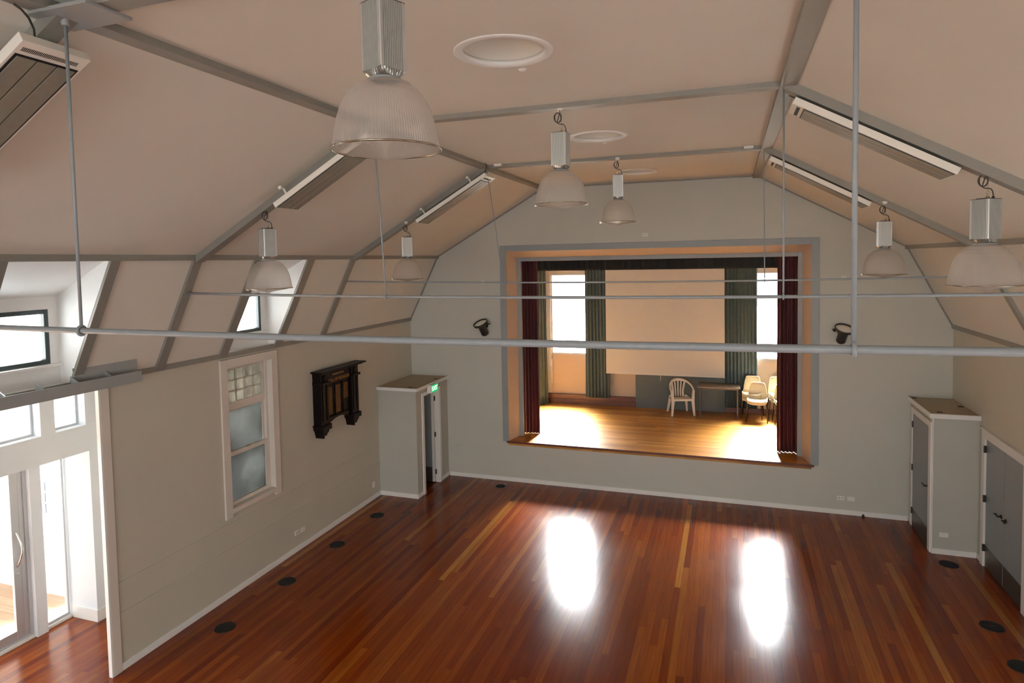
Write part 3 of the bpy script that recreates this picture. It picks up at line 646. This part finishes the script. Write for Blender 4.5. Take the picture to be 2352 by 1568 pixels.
# ------------------------------------------------------------------ pendant lamps
def pendant():
    root = empty('pendant_lamp', (0, 0, 0), '', 'pendant lamp', 'high bay pendant lamps')
    # rose
    MB().lathe([(0, 0.0), (.036, 0), (.034, -.02), (.025, -.036), (.0, -.04)], 24).build('ceiling_rose', 'plate_white', root)
    MB().tube([(-.008, 0, -.038), (-.008, 0, -.046)], .007, 10).tube([(.012, 0, -.038), (.012, 0, -.046)], .007, 10).build('screws', 'brass', root)
    # suspension wire and hook
    MB().tube([(.014, 0, -.04), (.014, 0, -.19)], .0012, 6).build('wire', 'cable', root)
    MB().tube([(.014+.012*math.sin(a), 0, -.20+.012*math.cos(a)) for a in [k*PI/8 for k in range(-1, 13)]], .0025, 8).tube([(.014, 0, -.212), (.014, 0, -.23)], .0035, 8).tube([(.004, 0, -.232), (.024, 0, -.232)], .009, 10).build('hook', 'brass', root)
    # coiled cable
    pts = [(-.004, 0, -.04), (-.002, 0, -.055), (.004, 0, -.07)]
    for k in range(3*16+1):
        a = PI*.35-2*PI*k/16; R = .036+.0035*math.sin(k*.7)
        pts.append((-.022+R*.85*math.cos(a), .006*math.sin(k*.4)-.004+.0025*k/16, -.105+.045*math.sin(a)))
    pts += [(-.03, 0, -.150), (-.012, 0, -.163), (.012, 0, -.166), (.035, 0, -.172), (.048, 0, -.19), (.053, 0, -.215), (.054, 0, -.235)]
    MB().tube(pts, .0042, 8).build('cable', 'cable', root)
    # finned gear housing
    w = .0725; z0, z1 = -.25, -.55; prof = []
    nf = 11
    for sd in range(4):
        ang = sd*PI/2; ca, sa = math.cos(ang), math.sin(ang); loc = []
        loc.append((w, -w+.004)); loc.append((w, -w+.018))
        y_ = -w+.018; st_ = (2*w-.036)/nf
        for k in range(nf):
            loc += [(w-.006, y_+st_*.12), (w-.006, y_+st_*.52), (w-.0005, y_+st_*.6), (w-.0005, y_+st_)]; y_ += st_
        loc.append((w, w-.004))
        for (x_, yy) in loc: prof.append((x_*ca-yy*sa, x_*sa+yy*ca, z0))
    MB().prism(prof, (0, 0, z1-z0)).build('gear_housing', 'housing', root)
    MB().box(-w+.001, w-.001, -w+.001, w-.001, z0, z0+.003).box(-.05, .04, -.035, .035, z0+.003, z0+.010).tube([(.054, 0, z0), (.054, 0, z0+.02)], .009, 10).build('cap', 'black_plastic', root)
    # tapered ribbed neck: square to round
    mb = MB(); n = 64; rings = []
    for t_ in (0, .35, .7, 1):
        ring = []
        for k in range(n):
            a = 2*PI*k/n; c_, s_ = math.cos(a), math.sin(a); q = (w-.003)/max(abs(c_), abs(s_)); rr = q*(1-t_**1.3)+.058*t_**1.3
            rr -= (.0025 if k % 2 else 0)
            ring.append(mb.bm.verts.new((rr*c_, rr*s_, z1-.035*t_)))
        rings.append(ring)
    for A, B in zip(rings, rings[1:]):
        for k in range(n): mb.bm.faces.new([A[k], A[(k+1) % n], B[(k+1) % n], B[k]])
    mb.bm.faces.new(rings[-1])
    mb.build('neck', 'neck_metal', root)
    MB().lathe([(.056, -.580), (.074, -.584), (.074, -.592), (.056, -.594)], 40).build('collar', 'steel_grey', root)
    prof = [(.058, -.592), (.092, -.599), (.118, -.609), (.126, -.618), (.128, -.623), (.146, -.632), (.153, -.642), (.155, -.648), (.170, -.658), (.176, -.669), (.192, -.695), (.208, -.73), (.221, -.775), (.231, -.82), (.238, -.865), (.243, -.9)]
    dome = MB().lathe(prof, 96).build('dome_shade', 'prismatic', root)
    MB().lathe([(.241, -.903), (.15, -.922), (.09, -.930), (.05, -.937), (.02, -.944), (0, -.952)], 96).build('lower_lens', 'prismatic', dome)
    ring = [(.2475*math.cos(2*PI*k/72), .2475*math.sin(2*PI*k/72), -.902) for k in range(72)]
    rim = MB().tube(ring, .0045, 8, closed=True).build('rim_ring', 'rim_metal', dome)
    MB().box(-.26, -.235, -.012, .012, -.915, -.892).build('rim_clip', 'chrome', dome)
    return root
lamp0 = pendant()
LAMPS = [((5.03, -9.61, 5.965), math.radians(30+45-8), 'large pendant lamp nearest the camera, its ribbed clear dome hanging at top centre'),
         ((5.03, -6.42, 5.965), math.radians(-2), 'ceiling-centre pendant lamp hanging in front of the second round ceiling recess'),
         ((5.03, -3.21, 5.965), math.radians(12), 'small pendant lamp hanging above the stage opening, farthest of the middle row'),
         ((1.69, -6.42, 5.195), math.radians(64), 'left pendant lamp hanging in front of the narrow dormer window'),
         ((1.69, -3.21, 5.195), math.radians(38), 'small left pendant lamp hanging near the front left corner'),
         ((8.36, -6.42, 5.195), math.radians(-52), 'pendant lamp at the right edge of the picture'),
         ((8.33, -3.21, 5.195), math.radians(2), 'small right pendant lamp above the right wall floodlight')]
for i, (loc, rz, lab) in enumerate(LAMPS):
    o = lamp0 if i == 0 else copy_tree(lamp0)
    o.location = loc; o.rotation_euler = (0, 0, rz); o['label'] = lab

# ------------------------------------------------------------------ strip heaters hung under the slopes
def heater(side):
    # local: X along the slope (0..1.33), Y across (0..38), Z down into room negative
    root = empty('strip_heater', (0, 0, 0), '', 'heater', 'radiant strip heaters under the sloping ceiling')
    Lh = 1.33; Wh = .38
    MB().box(0, Lh, 0, Wh, -.035, .022).build('casing', 'heater_white', root, bevel=.004)
    mb = MB(); mb.box(.05, Lh-.10, .03, Wh-.03, -.036, -.035)
    pn = MB().box(.012, Lh-.10, .018, Wh-.018, -.0385, -.035).build('panel_recess', 'black_plastic', root)
    mb.bm.free(); mb = MB()
    st_ = (Wh-.056)/3
    for k in range(3):
        a = .028+k*st_; mb.box(.018, Lh-.112, a+.003, a+st_-.003, -.045, -.038)
    mb.build('radiant_panel', 'heater_panel', root, bevel=.003)
    mb = MB()
    for k in range(34): mb.box(Lh-.075, Lh-.045, .03+k*.009, .034+k*.009, -.0362, -.035)
    mb.build('vent_slots', 'black_plastic', root)
    for q in (.16, Lh-.28):
        MB().box(q, q+.02, .04, .05, .035, .10).box(q, q+.02, .0, .05, .095, .105).box(q-.005, q+.03, -.02, .01, .09, .12).build('bracket', 'plate_white', root)
    MB().tube([(Lh-.05, .12, .035), (Lh+.0, .10, .075), (Lh+.05, .05, .09), (Lh+.08, .0, .10), (Lh+.08, -.03, .12)], .006, 8).build('cable', 'cable', root)
    return root
h0 = heater(0)
s_ = Vector((A2-A1, 0, H3-H2)).normalized()
HE = [(-9.61, 0, 'heater cut off by the left edge of the picture, dark ribbed panels'), (-6.40, 0, 'strip heater partly hidden behind the large pendant lamp, on the left slope'),
      (-3.17, 0, 'strip heater on the left slope nearest the stage, bright end panel'), (-6.40, 1, 'larger strip heater on the right slope, crossed by the thick rod'),
      (-3.17, 1, 'smaller strip heater on the right slope nearest the stage')]
def TILT(MX, sd):
    a = math.radians(0)
    return MX @ (Matrix.Rotation(-a, 4, 'X') if sd == 0 else Matrix.Translation((0, .38, 0)) @ Matrix.Rotation(a, 4, 'X') @ Matrix.Translation((0, -.38, 0)))
for i, (yr, sd, lab) in enumerate(HE):
    o = h0 if i == 0 else copy_tree(h0)
    if sd == 0:
        X = s_; Yv = Vector((0, 1, 0)); Z = X.cross(Yv); org = Vector((A1, yr-.21, H2))+X*1.36-Z*.165
    else:
        X = Vector((-s_.x, 0, s_.z)); Yv = Vector((0, 1, 0)); Z = X.cross(Yv)
        org = Vector((WX-A1, yr-.07, H2))+X*1.25+Z*.12
    MX = Matrix((X, Yv, Z)).transposed().to_4x4()
    if sd == 1:   # keep it right handed: mirror through Y start
        Z = -Z; MX = Matrix((X, -Yv, Z)).transposed().to_4x4(); org = org+Yv*.38
    MX.translation = org-(X*.12 if yr < -9 else X*0); o.matrix_world = TILT(MX, sd); o['label'] = lab

# ------------------------------------------------------------------ tie rods with hangers
TR = [(-9.61, .0165, .0095, 'thick grey tie rod nearest the camera crossing the whole hall', 0, 0, 5.46, 4.19),
      (-6.40, .0145, .008, 'middle grey tie rod crossing the hall between near and far rods', .09, 0, 0, 4.193),
      (-3.17, .012, .007, 'thin grey tie rod farthest away, in front of the stage opening', .22, .01, 0, 4.215)]
for yr, rr, hr, lab, dl, dr_, _, zm in TR:
    t = empty('tie_rod', (5, yr, zm), lab, 'tie rod', 'tie rods across the hall')
    pts = [(.455+(WX-.91)*i/16, yr, zm+.045*((i-8)/8)**2) for i in range(17)]
    child(MB().tube(pts, rr, 12).build('rod', 'grey_rod'), t)
    for x, dx in ((3.05, dl), (6.94, dr_)):
        zz = zm+.045*((x+dx-5)/4.5)**2
        h_ = child(MB().tube([(x, yr, H3-.05), (x+dx*.55, yr, 5.05), (x+dx, yr, zz+.03)], hr, 10).build('hanger', 'grey_rod'), t)
        R = rr+hr*.9
        child(MB().tube([(x+dx, yr+R*math.cos(a), zz+R*math.sin(a)) for a in [2*PI*k/20 for k in range(20)]], hr*.9, 8, closed=True).build('eye', 'grey_rod'), t)
# ------------------------------------------------------------------ ceiling recess rings
for k, (cx, cy) in enumerate(DISCS):
    t = empty('ceiling_recess', (cx, cy, H3), ('large round recess in the ceiling nearest the camera, white rim', 'middle round ceiling recess, half hidden behind a pendant lamp', 'far faint round ceiling recess close to the front wall')[k], 'ceiling recess', 'round recesses in the flat ceiling')
    child(MB().lathe([(.345, .0), (.344, -.007), (.335, -.010), (.298, -.011), (.294, -.006), (.284, -.005), (.281, .03), (.29, .03)], 64, c=(cx, cy, H3)).build('rim', 'white_paint'), t)
    child(MB().lathe([(.285, .0), (.280, .06), (.25, .13), (.19, .18), (.10, .205), (0, .21)], 64, c=(cx, cy, H3)).build('bowl', 'ceiling_paint', norm=True), t)
    if k < 2:
        o = MB().lathe([(0, -.018), (.02, -.018), (.03, -.008), (.035, 0), (0, 0)], 20, c=(cx+.0, cy+.43, H3)).build('smoke_detector', 'plate_white')
        o['label'] = ('tiny ceiling fitting beside the nearest round recess', 'tiny ceiling fitting beside the middle round recess')[k]; o['category'] = 'detector'
for x, lab in ((3.27, 'small white junction box at the left end of the far ceiling strip'), (6.75, 'small white junction box at the right end of the far ceiling strip')):
    o = MB().box(x-.06, x+.06, -3.31, -3.24, H3-.035, H3-.001).build('junction_box', 'plate_white', bevel=.006); o['label'] = lab; o['category'] = 'junction box'

# ------------------------------------------------------------------ wall floodlights
def flood(mir):
    root = empty('floodlight', (0, 0, 0), '', 'floodlight', 'black wall floodlights beside the stage')
    R = Matrix.Rotation(math.radians(27), 4, 'X')
    MB().lathe([(0, -.27), (.05, -.27), (.070, -.25), (.078, -.23), (.078, -.06), (.10, -.045), (.12, -.02)], 32, mx=R).build('body', 'black_plastic', root)
    MB().lathe([(.12, -.02), (.15, -.012), (.156, .03), (.144, .034), (.138, -.004), (.12, -.01)], 40, mx=R).build('rim', 'black_plastic', root)
    MB().lathe([(.139, .008), (.08, .02), (0, .026)], 40, mx=R).build('lens', 'lamp_disc', root)
    MB().box(.13, .17, -.02, .02, -.05, -.01, mx=R).box(-.17, -.13, -.02, .02, -.05, -.01, mx=R).build('pivot', 'black_plastic', root)
    MB().tube([(.15, 0, -.02), (.15, .12, -.03), (.05, .165, -.03)], .010, 8).tube([(-.15, 0, -.02), (-.15, .12, -.03), (-.05, .165, -.03)], .010, 8).tube([(-.06, .165, -.03), (.06, .165, -.03)], .012, 8).box(-.05, .05, .155, .178, -.09, .02).build('bracket', 'black_plastic', root)
    return root
f0 = flood(0); f0.location = (1.70, -.18, 3.27); f0.rotation_euler = (0, math.radians(-8), math.radians(-14)); f0['label'] = 'black round floodlight on the front wall left of the stage'
f1 = copy_tree(f0); f1.location = (8.36, -.18, 3.27); f1.rotation_euler = (0, math.radians(6), math.radians(10)); f1['label'] = 'black round floodlight on the front wall right of the stage'

# ------------------------------------------------------------------ wall plates, sockets
def socket(c, ax, w_, h_, lab, name='wall_socket', cat='socket', holes=True, sgn=-1, grp=None):
    if ax == 'y':
        o = MB().box(-w_/2, w_/2, -.012, -.0005, -h_/2, h_/2).build(name, 'plate_white', bevel=.003)
        if holes: MB().box(-w_*.3, -w_*.12, -.0135, -.012, -.008, .012).box(w_*.12, w_*.3, -.0135, -.012, -.008, .012).build('pin_holes', 'steel_grey', o)
    else:
        o = MB().box(.0005, .012, -w_/2, w_/2, -h_/2, h_/2).build(name, 'plate_white', bevel=.003)
        if holes: MB().box(.012, .0135, -w_*.3, -w_*.12, -.008, .012).box(.012, .0135, w_*.12, w_*.3, -.008, .012).build('pin_holes', 'steel_grey', o)
    o.location = c; o['label'] = lab; o['category'] = cat
    if grp: o['group'] = grp
socket((8.35, 0, .29), 'y', .115, .072, 'left of the two white sockets low on the front wall')
socket((8.51, 0, .288), 'y', .115, .072, 'right of the two white sockets low on the front wall', holes=False)
socket((9.56, CY2, .30), 'y', .12, .075, 'white socket low on the side of the right cupboard', holes=False)
socket((0, -3.97, .30), 'x', .105, .072, 'nearer of the two white sockets low on the left wall')
socket((0, -3.83, .295), 'x', .105, .072, 'farther of the two white sockets low on the left wall', holes=False)
socket((0, -1.67, .285), 'x', .075, .11, 'white socket on the left wall beside the left corner doorway', holes=False)
socket((5.007, 0, 4.99), 'y', .10, .06, 'small white plate high on the wall above the stage', 'wall_plate', 'wall plate')
socket((1.70, 0, 4.12), 'y', .06, .07, 'small pale plate above the left floodlight', 'wall_plate', 'wall plate', False)
socket((8.37, 0, 4.15), 'y', .07, .05, 'small pale plate above the right floodlight', 'wall_plate', 'wall plate')
o = MB().lathe([(0, 0), (.022, 0), (.022, .02), (.015, .05), (0, .055)], 16).build('door_stop', 'black_plastic'); o.location = (8.69, -.06, 0); o['label'] = 'small black stop on the floor by the front baseboard'; o['category'] = 'door stop'
# ------------------------------------------------------------------ round black floor vents
VT = [(2.12, -.34, .10, 'floor vent near the front wall left of the stage'), (.48, -2.36, .125, 'farthest of the four floor vents along the left wall'), (.48, -3.59, .125, 'second farthest of the four floor vents along the left wall'),
      (.48, -4.83, .125, 'second nearest of the four floor vents along the left wall'), (.49, -6.03, .125, 'nearest of the four floor vents along the left wall'),
      (9.535, -1.58, .125, 'floor vent in front of the right corner cupboard'), (9.52, -3.235, .13, 'middle floor vent along the right wall'), (9.53, -4.04, .13, 'floor vent cut by the right edge of the picture')]
v0 = None
for i, (x, y, R, lab) in enumerate(VT):
    if v0 is None:
        v0 = MB().lathe([(1, 0), (1, .004), (.93, .006), (.9, .003), (0, .003)], 40).build('floor_vent', 'black_iron')
        mb = MB()
        for k in range(-6, 7):
            hw = math.sqrt(max(.0, .86**2-(k*.13)**2)); mb.box(-hw, hw, k*.13-.02, k*.13+.02, .003, .0055)
        mb.build('grille', 'black_plastic', v0); o = v0
    else: o = copy_tree(v0)
    o.location = (x, y, 0); o.scale = (R, R, 1); o['label'] = 'black round '+lab; o['category'] = 'floor vent'; o['group'] = 'round floor vents'

# ------------------------------------------------------------------ stage curtains, screen, furniture
def curtain(name, x0, y0, x1, y1, z0, z1, waves, amp, m, lab, spread=0, grp=None, cat='curtain'):
    mb = MB(); n = waves*10; d = Vector((x1-x0, y1-y0, 0)); nrm = Vector((-d.y, d.x, 0)).normalized(); nz = 14; th = .008
    rows = [[], []]
    ph = random.random()*6
    for j in range(nz+1):
        tz = j/nz
        for sd in (0, 1):
            row = []
            for i in range(n+1):
                tt = i/n; a = amp*(1-.25*tz)*(1+.35*math.sin(tt*9+ph))
                t2 = .5+(tt-.5)*(1+spread*(1-tz))
                p = Vector((x0, y0, 0))+d*t2+nrm*(a*math.sin(2*PI*waves*tt+.5*math.sin(tz*3+ph))+sd*th)
                row.append(mb.bm.verts.new((p.x, p.y, z0+(z1-z0)*tz)))
            rows[sd].append(row)
    for sd in (0, 1):
        for A, B in zip(rows[sd], rows[sd][1:]):
            for i in range(n):
                fc = mb.bm.faces.new([A[i], A[i+1], B[i+1], B[i]]); fc.smooth = True
    F, G = rows
    for A, B in ((F[0], G[0]), (F[-1], G[-1])):
        for i in range(n): mb.bm.faces.new([A[i], A[i+1], B[i+1], B[i]])
    for i in (0, n):
        for j in range(nz): mb.bm.faces.new([F[j][i], G[j][i], G[j+1][i], F[j+1][i]])
    o = mb.build(name, m); o['label'] = lab; o['category'] = cat
    if grp: o['group'] = grp
    return o
curtain('stage_curtain', 2.33, .66, 2.66, .70, ZS+.004, 4.75, 5, .045, 'red_curtain', 'red curtain drawn back at the left side of the stage opening', .05, 'red front curtains')
curtain('stage_curtain', 7.36, .62, 7.76, .66, ZS+.004, 4.75, 6, .05, 'red_curtain', 'red curtain drawn back at the right side of the stage opening', .04, 'red front curtains')
curtain('stage_curtain', 1.80, 2.95, 2.07, 3.42, ZS+.01, 4.9, 5, .035, 'olive_curtain', 'dark olive side curtain between the left red curtain and the window', .02)
curtain('stage_curtain', 3.07, 3.50, 3.66, 3.50, ZS+.22, 4.9, 7, .03, 'dark_curtain', 'blue-grey curtain hanging between the left stage window and the screen', .03, 'blue-grey back curtains')
curtain('stage_curtain', 6.40, 3.575, 7.12, 3.575, ZS+.13, 4.9, 9, .02, 'dark_curtain', 'blue-grey curtain hanging between the screen and the right stage window', .0, 'blue-grey back curtains')
bo = curtain('stage_border', 1.3, 1.25, 8.8, 1.25, 4.31, 5.2, 60, .012, 'black_cloth', 'black cloth border across the top of the stage', 0, None, 'curtain')
sc = empty('projection_screen', (5.0, 3.40, 3.0), 'large pale projection screen hanging on the back of the stage', 'screen')
child(MB().box(3.605, 6.40, 3.398, 3.402, 1.72, 4.6).build('screen_sheet', 'screen_white'), sc)
child(MB().tube([(3.6, 3.40, 1.715), (6.405, 3.40, 1.715)], .011, 10).build('bottom_bar', 'plate_white'), sc)
child(MB().box(3.55, 6.45, 3.35, 3.44, 4.6, 4.72).build('roller_case', 'plate_white'), sc)
child(MB().tube([(4.926, 3.39, 1.71), (4.926, 3.39, 1.58)], .006, 6).build('pull_cord', 'plate_white'), sc)
o = MB().box(4.30, 6.42, 3.60, 3.638, ZS+.001, 1.80).build('painted_panel', 'panel_grey', bevel=.004); o['label'] = 'dark grey board standing against the stage back wall under the screen'; o['category'] = 'panel'
o = MB().box(2.10, 2.16, 3.625, 3.654, 1.35, 1.98).tube([(2.13, 3.62, 1.5), (2.13, 3.58, 1.55), (2.13, 3.58, 1.75), (2.13, 3.62, 1.8)], .012, 8).build('blind_cleat', 'cream_paint'); o['label'] = 'pale upright fitting on the frame below the left stage window'; o['category'] = 'fitting'

# white monobloc garden chair
def garden_chair():
    root = empty('plastic_chair', (0, 0, 0), 'white plastic garden armchair standing alone on the stage', 'chair')
    # front is -Y
    mb = MB(); n = 10
    top = []
    for j in range(n+1):
        for i in range(n+1):
            x = -.22+.44*i/n; y = -.22+.42*j/n; z = .40-.018*math.sin(PI*i/n)-.02*j/n; x *= (1-.12*j/n)
            top.append((x, y, z))
    vs = [mb.bm.verts.new(p) for p in top]; vb = [mb.bm.verts.new((p[0], p[1], p[2]-.012)) for p in top]
    for j in range(n):
        for i in range(n):
            a = j*(n+1)+i; q = [a, a+1, a+n+2, a+n+1]
            mb.bm.faces.new([vs[k] for k in q]).smooth = True; mb.bm.faces.new([vb[k] for k in q][::-1])
    def edge(idx):
        for a, b in zip(idx, idx[1:]): mb.bm.faces.new([vs[a], vs[b], vb[b], vb[a]])
    edge(list(range(n+1))); edge([n*(n+1)+i for i in range(n+1)]); edge([j*(n+1) for j in range(n+1)]); edge([j*(n+1)+n for j in range(n+1)])
    mb.box(-.225, .225, -.232, -.218, .35, .40).box(-.225, -.21, -.22, .2, .35, .395).box(.21, .225, -.22, .2, .35, .395)
    mb.build('seat', 'plastic_white', root, bevel=.004)
    # backrest: arched rim flowing into the arms, with vertical slats
    rim = []
    for k in range(25):
        a = PI*k/24; x = .275*math.cos(a); zz = .60+.20*math.sin(a)**.8 if 0 < k < 24 else .60
        y = -.16+.36*math.sin(a)**.9 if 0 < k < 24 else -.16
        rim.append((x, y, zz))
    mb = MB()
    # flat band swept along rim
    prev = None
    for k, p in enumerate(rim):
        p = Vector(p); a = PI*k/24; out = Vector((math.cos(a), math.sin(a)*.9, 0)).normalized(); wd = .028; tk = .018+.03*math.sin(a)**2
        up_ = Vector((0, 0, 1))
        ring = [mb.bm.verts.new(p+out*wd*.4+up_*tk*.5), mb.bm.verts.new(p-out*wd*.9+up_*tk*.2), mb.bm.verts.new(p-out*wd*.9-up_*tk*.8), mb.bm.verts.new(p+out*wd*.4-up_*tk)]
        if prev:
            for i in range(4): mb.bm.faces.new([prev[i], prev[(i+1) % 4], ring[(i+1) % 4], ring[i]])
        else: mb.bm.faces.new(ring)
        prev = ring
    mb.bm.faces.new(prev[::-1])
    mb.build('arm_rim', 'plastic_white', root, bevel=.004)
    mb = MB()
    for k in range(5):
        t_ = (k-2)/2; xt = .155*t_; xb = .12*t_; yt = .205-.03*t_*t_; zt = .79-.045*t_*t_
        mid = [(xb, .185, .385), (xb*.95, .20, .50), ((xb+xt)/2, .20, .63), (xt, yt, zt)]
        pr = None
        wd = .0135 if abs(k-2) < 2 else .022
        for p in mid:
            ring = [mb.bm.verts.new((p[0]-wd, p[1]-.006, p[2])), mb.bm.verts.new((p[0]+wd, p[1]-.006, p[2])), mb.bm.verts.new((p[0]+wd, p[1]+.006, p[2])), mb.bm.verts.new((p[0]-wd, p[1]+.006, p[2]))]
            if pr:
                for i in range(4): mb.bm.faces.new([pr[i], pr[(i+1) % 4], ring[(i+1) % 4], ring[i]])
            else: mb.bm.faces.new(ring)
            pr = ring
        mb.bm.faces.new(pr[::-1])
    mb.build('back_slats', 'plastic_white', root)
    for sx_ in (-1, 1):
        # front legs run up to the arm
        for (pts, nm) in ((((.262*sx_, -.235, 0), (.232*sx_, -.215, .36), (.262*sx_, -.185, .60)), 'leg'), (((.235*sx_, .27, 0), (.19*sx_, .19, .36), (.185*sx_, .185, .42)), 'leg')):
            mb = MB(); pr = None
            for i, p in enumerate(pts):
                wx = (.020, .034, .022)[i]; wy = (.018, .030, .030)[i]
                ring = [mb.bm.verts.new((p[0]+a*wx, p[1]+b*wy, p[2])) for a, b in ((-1, -1), (1, -1), (1, 1), (-1, 1))]
                if pr:
                    for q in range(4): mb.bm.faces.new([pr[q], pr[(q+1) % 4], ring[(q+1) % 4], ring[q]])
                else: mb.bm.faces.new(ring[::-1])
                pr = ring
            mb.bm.faces.new(pr); mb.build(nm, 'plastic_white', root, bevel=.005)
    return root
gc = garden_chair(); gc.location = (5.40, 3.22, ZS); gc.rotation_euler = (0, 0, math.radians(20))

tb = empty('trestle_table', (6.27, 3.2, ZS), 'plain dark table beside the white plastic chair on the stage', 'table')
child(MB().box(5.80, 6.74, 2.93, 3.48, ZS+.70, ZS+.725).build('tabletop', 'table_laminate', bevel=.004), tb)
child(MB().box(5.84, 6.70, 2.97, 2.99, ZS+.665, ZS+.70).box(5.84, 6.70, 3.43, 3.45, ZS+.665, ZS+.70).build('frame', 'table_steel'), tb)
for x in (5.86, 6.68):
    for y in (2.98, 3.44): child(MB().box(x-.014, x+.014, y-.014, y+.014, ZS, ZS+.70).build('leg', 'table_steel'), tb)

# stacking shell chairs
def shell_chair(m='chair_cream'):
    root = empty('stacking_chair', (0, 0, 0), '', 'chair')
    # profile from seat front (y=-.2) back and up the backrest
    prof = [(-.215, .405), (-.20, .435), (-.12, .440), (0, .428), (.10, .425), (.155, .445), (.180, .50), (.195, .58), (.210, .68), (.220, .76), (.222, .785)]
    half = [.185, .20, .205, .205, .20, .20, .195, .185, .165, .145, .125]
    mb = MB(); n = 12; g1, g2 = [], []
    for (y, z), hw in zip(prof, half):
        a, b = [], []
        for i in range(n+1):
            t_ = -1+2*i/n; lift = .035*abs(t_)**3
            if z < .46: p = (hw*t_, y, z+lift*.8)
            else: p = (hw*t_, y-lift*1.2, z)
            a.append(mb.bm.verts.new(p)); b.append(mb.bm.verts.new((p[0], p[1]+(.008 if z > .46 else 0), p[2]-(.009 if z < .5 else 0))))
        g1.append(a); g2.append(b)
    for g_ in (g1, g2):
        for A, B in zip(g_, g_[1:]):
            for i in range(n): mb.bm.faces.new([A[i], A[i+1], B[i+1], B[i]]).smooth = True
    for j in range(len(prof)-1):
        for i in (0, n): mb.bm.faces.new([g1[j][i], g2[j][i], g2[j+1][i], g1[j+1][i]])
    for j in (0, -1):
        for i in range(n): mb.bm.faces.new([g1[j][i], g1[j][i+1], g2[j][i+1], g2[j][i]])
    sh = mb.build('seat_shell', m, root)
    # rolled edge
    edge = [(g[0]*-1, y-(.042 if z > .46 else 0), z+(.028 if z < .46 else 0)) for g, (y, z) in [((h_,), p_) for h_, p_ in zip(half, prof)]]
    e2 = [(-x, y, z) for (x, y, z) in edge[::-1]]
    MB().tube(edge+[(half[-1]*t_*-1, .222-.042*abs(t_)**3, .785) for t_ in (.5, 0, -.5)]+e2, .008, 8).build('rolled_edge', m, sh)
    for sx_ in (-1, 1):
        MB().tube([(.225*sx_, -.20, 0), (.195*sx_, -.15, .40), (.19*sx_, -.13, .42)], .010, 8).build('leg', 'table_steel', root)
        MB().tube([(.225*sx_, .24, 0), (.195*sx_, .12, .40), (.19*sx_, .10, .42)], .010, 8).build('leg', 'table_steel', root)
        MB().tube([(.19*sx_, -.13, .418), (.19*sx_, .10, .414)], .009, 8).build('side_rail', 'table_steel', root)
    return root
ch = shell_chair()
STK = [(7.10, 2.98, 2, 'front left stack of cream chairs on stage'), (7.00, 3.30, 4, 'back left stack of cream chairs on stage'),
       (7.66, 2.92, 2, 'front right stack of cream chairs, cut by the red curtain'), (7.56, 3.30, 4, 'back right stack of cream chairs, cut by the red curtain')]
first = True
for (x, y, nn, lab) in STK:
    for k in range(nn):
        o = ch if first else copy_tree(ch); first = False
        o.location = (x, y-.0*k, ZS+.045*k); o.rotation_euler = (0, 0, math.radians(-6 if x < 7.3 else 4))
        pos = 'lowest chair of the ' if k == 0 else 'topmost chair of the ' if k == nn-1 else ('', 'second chair up in the ', 'third chair up in the ')[k]
        o['label'] = pos+lab; o['group'] = 'cream stacking chairs on the stage'
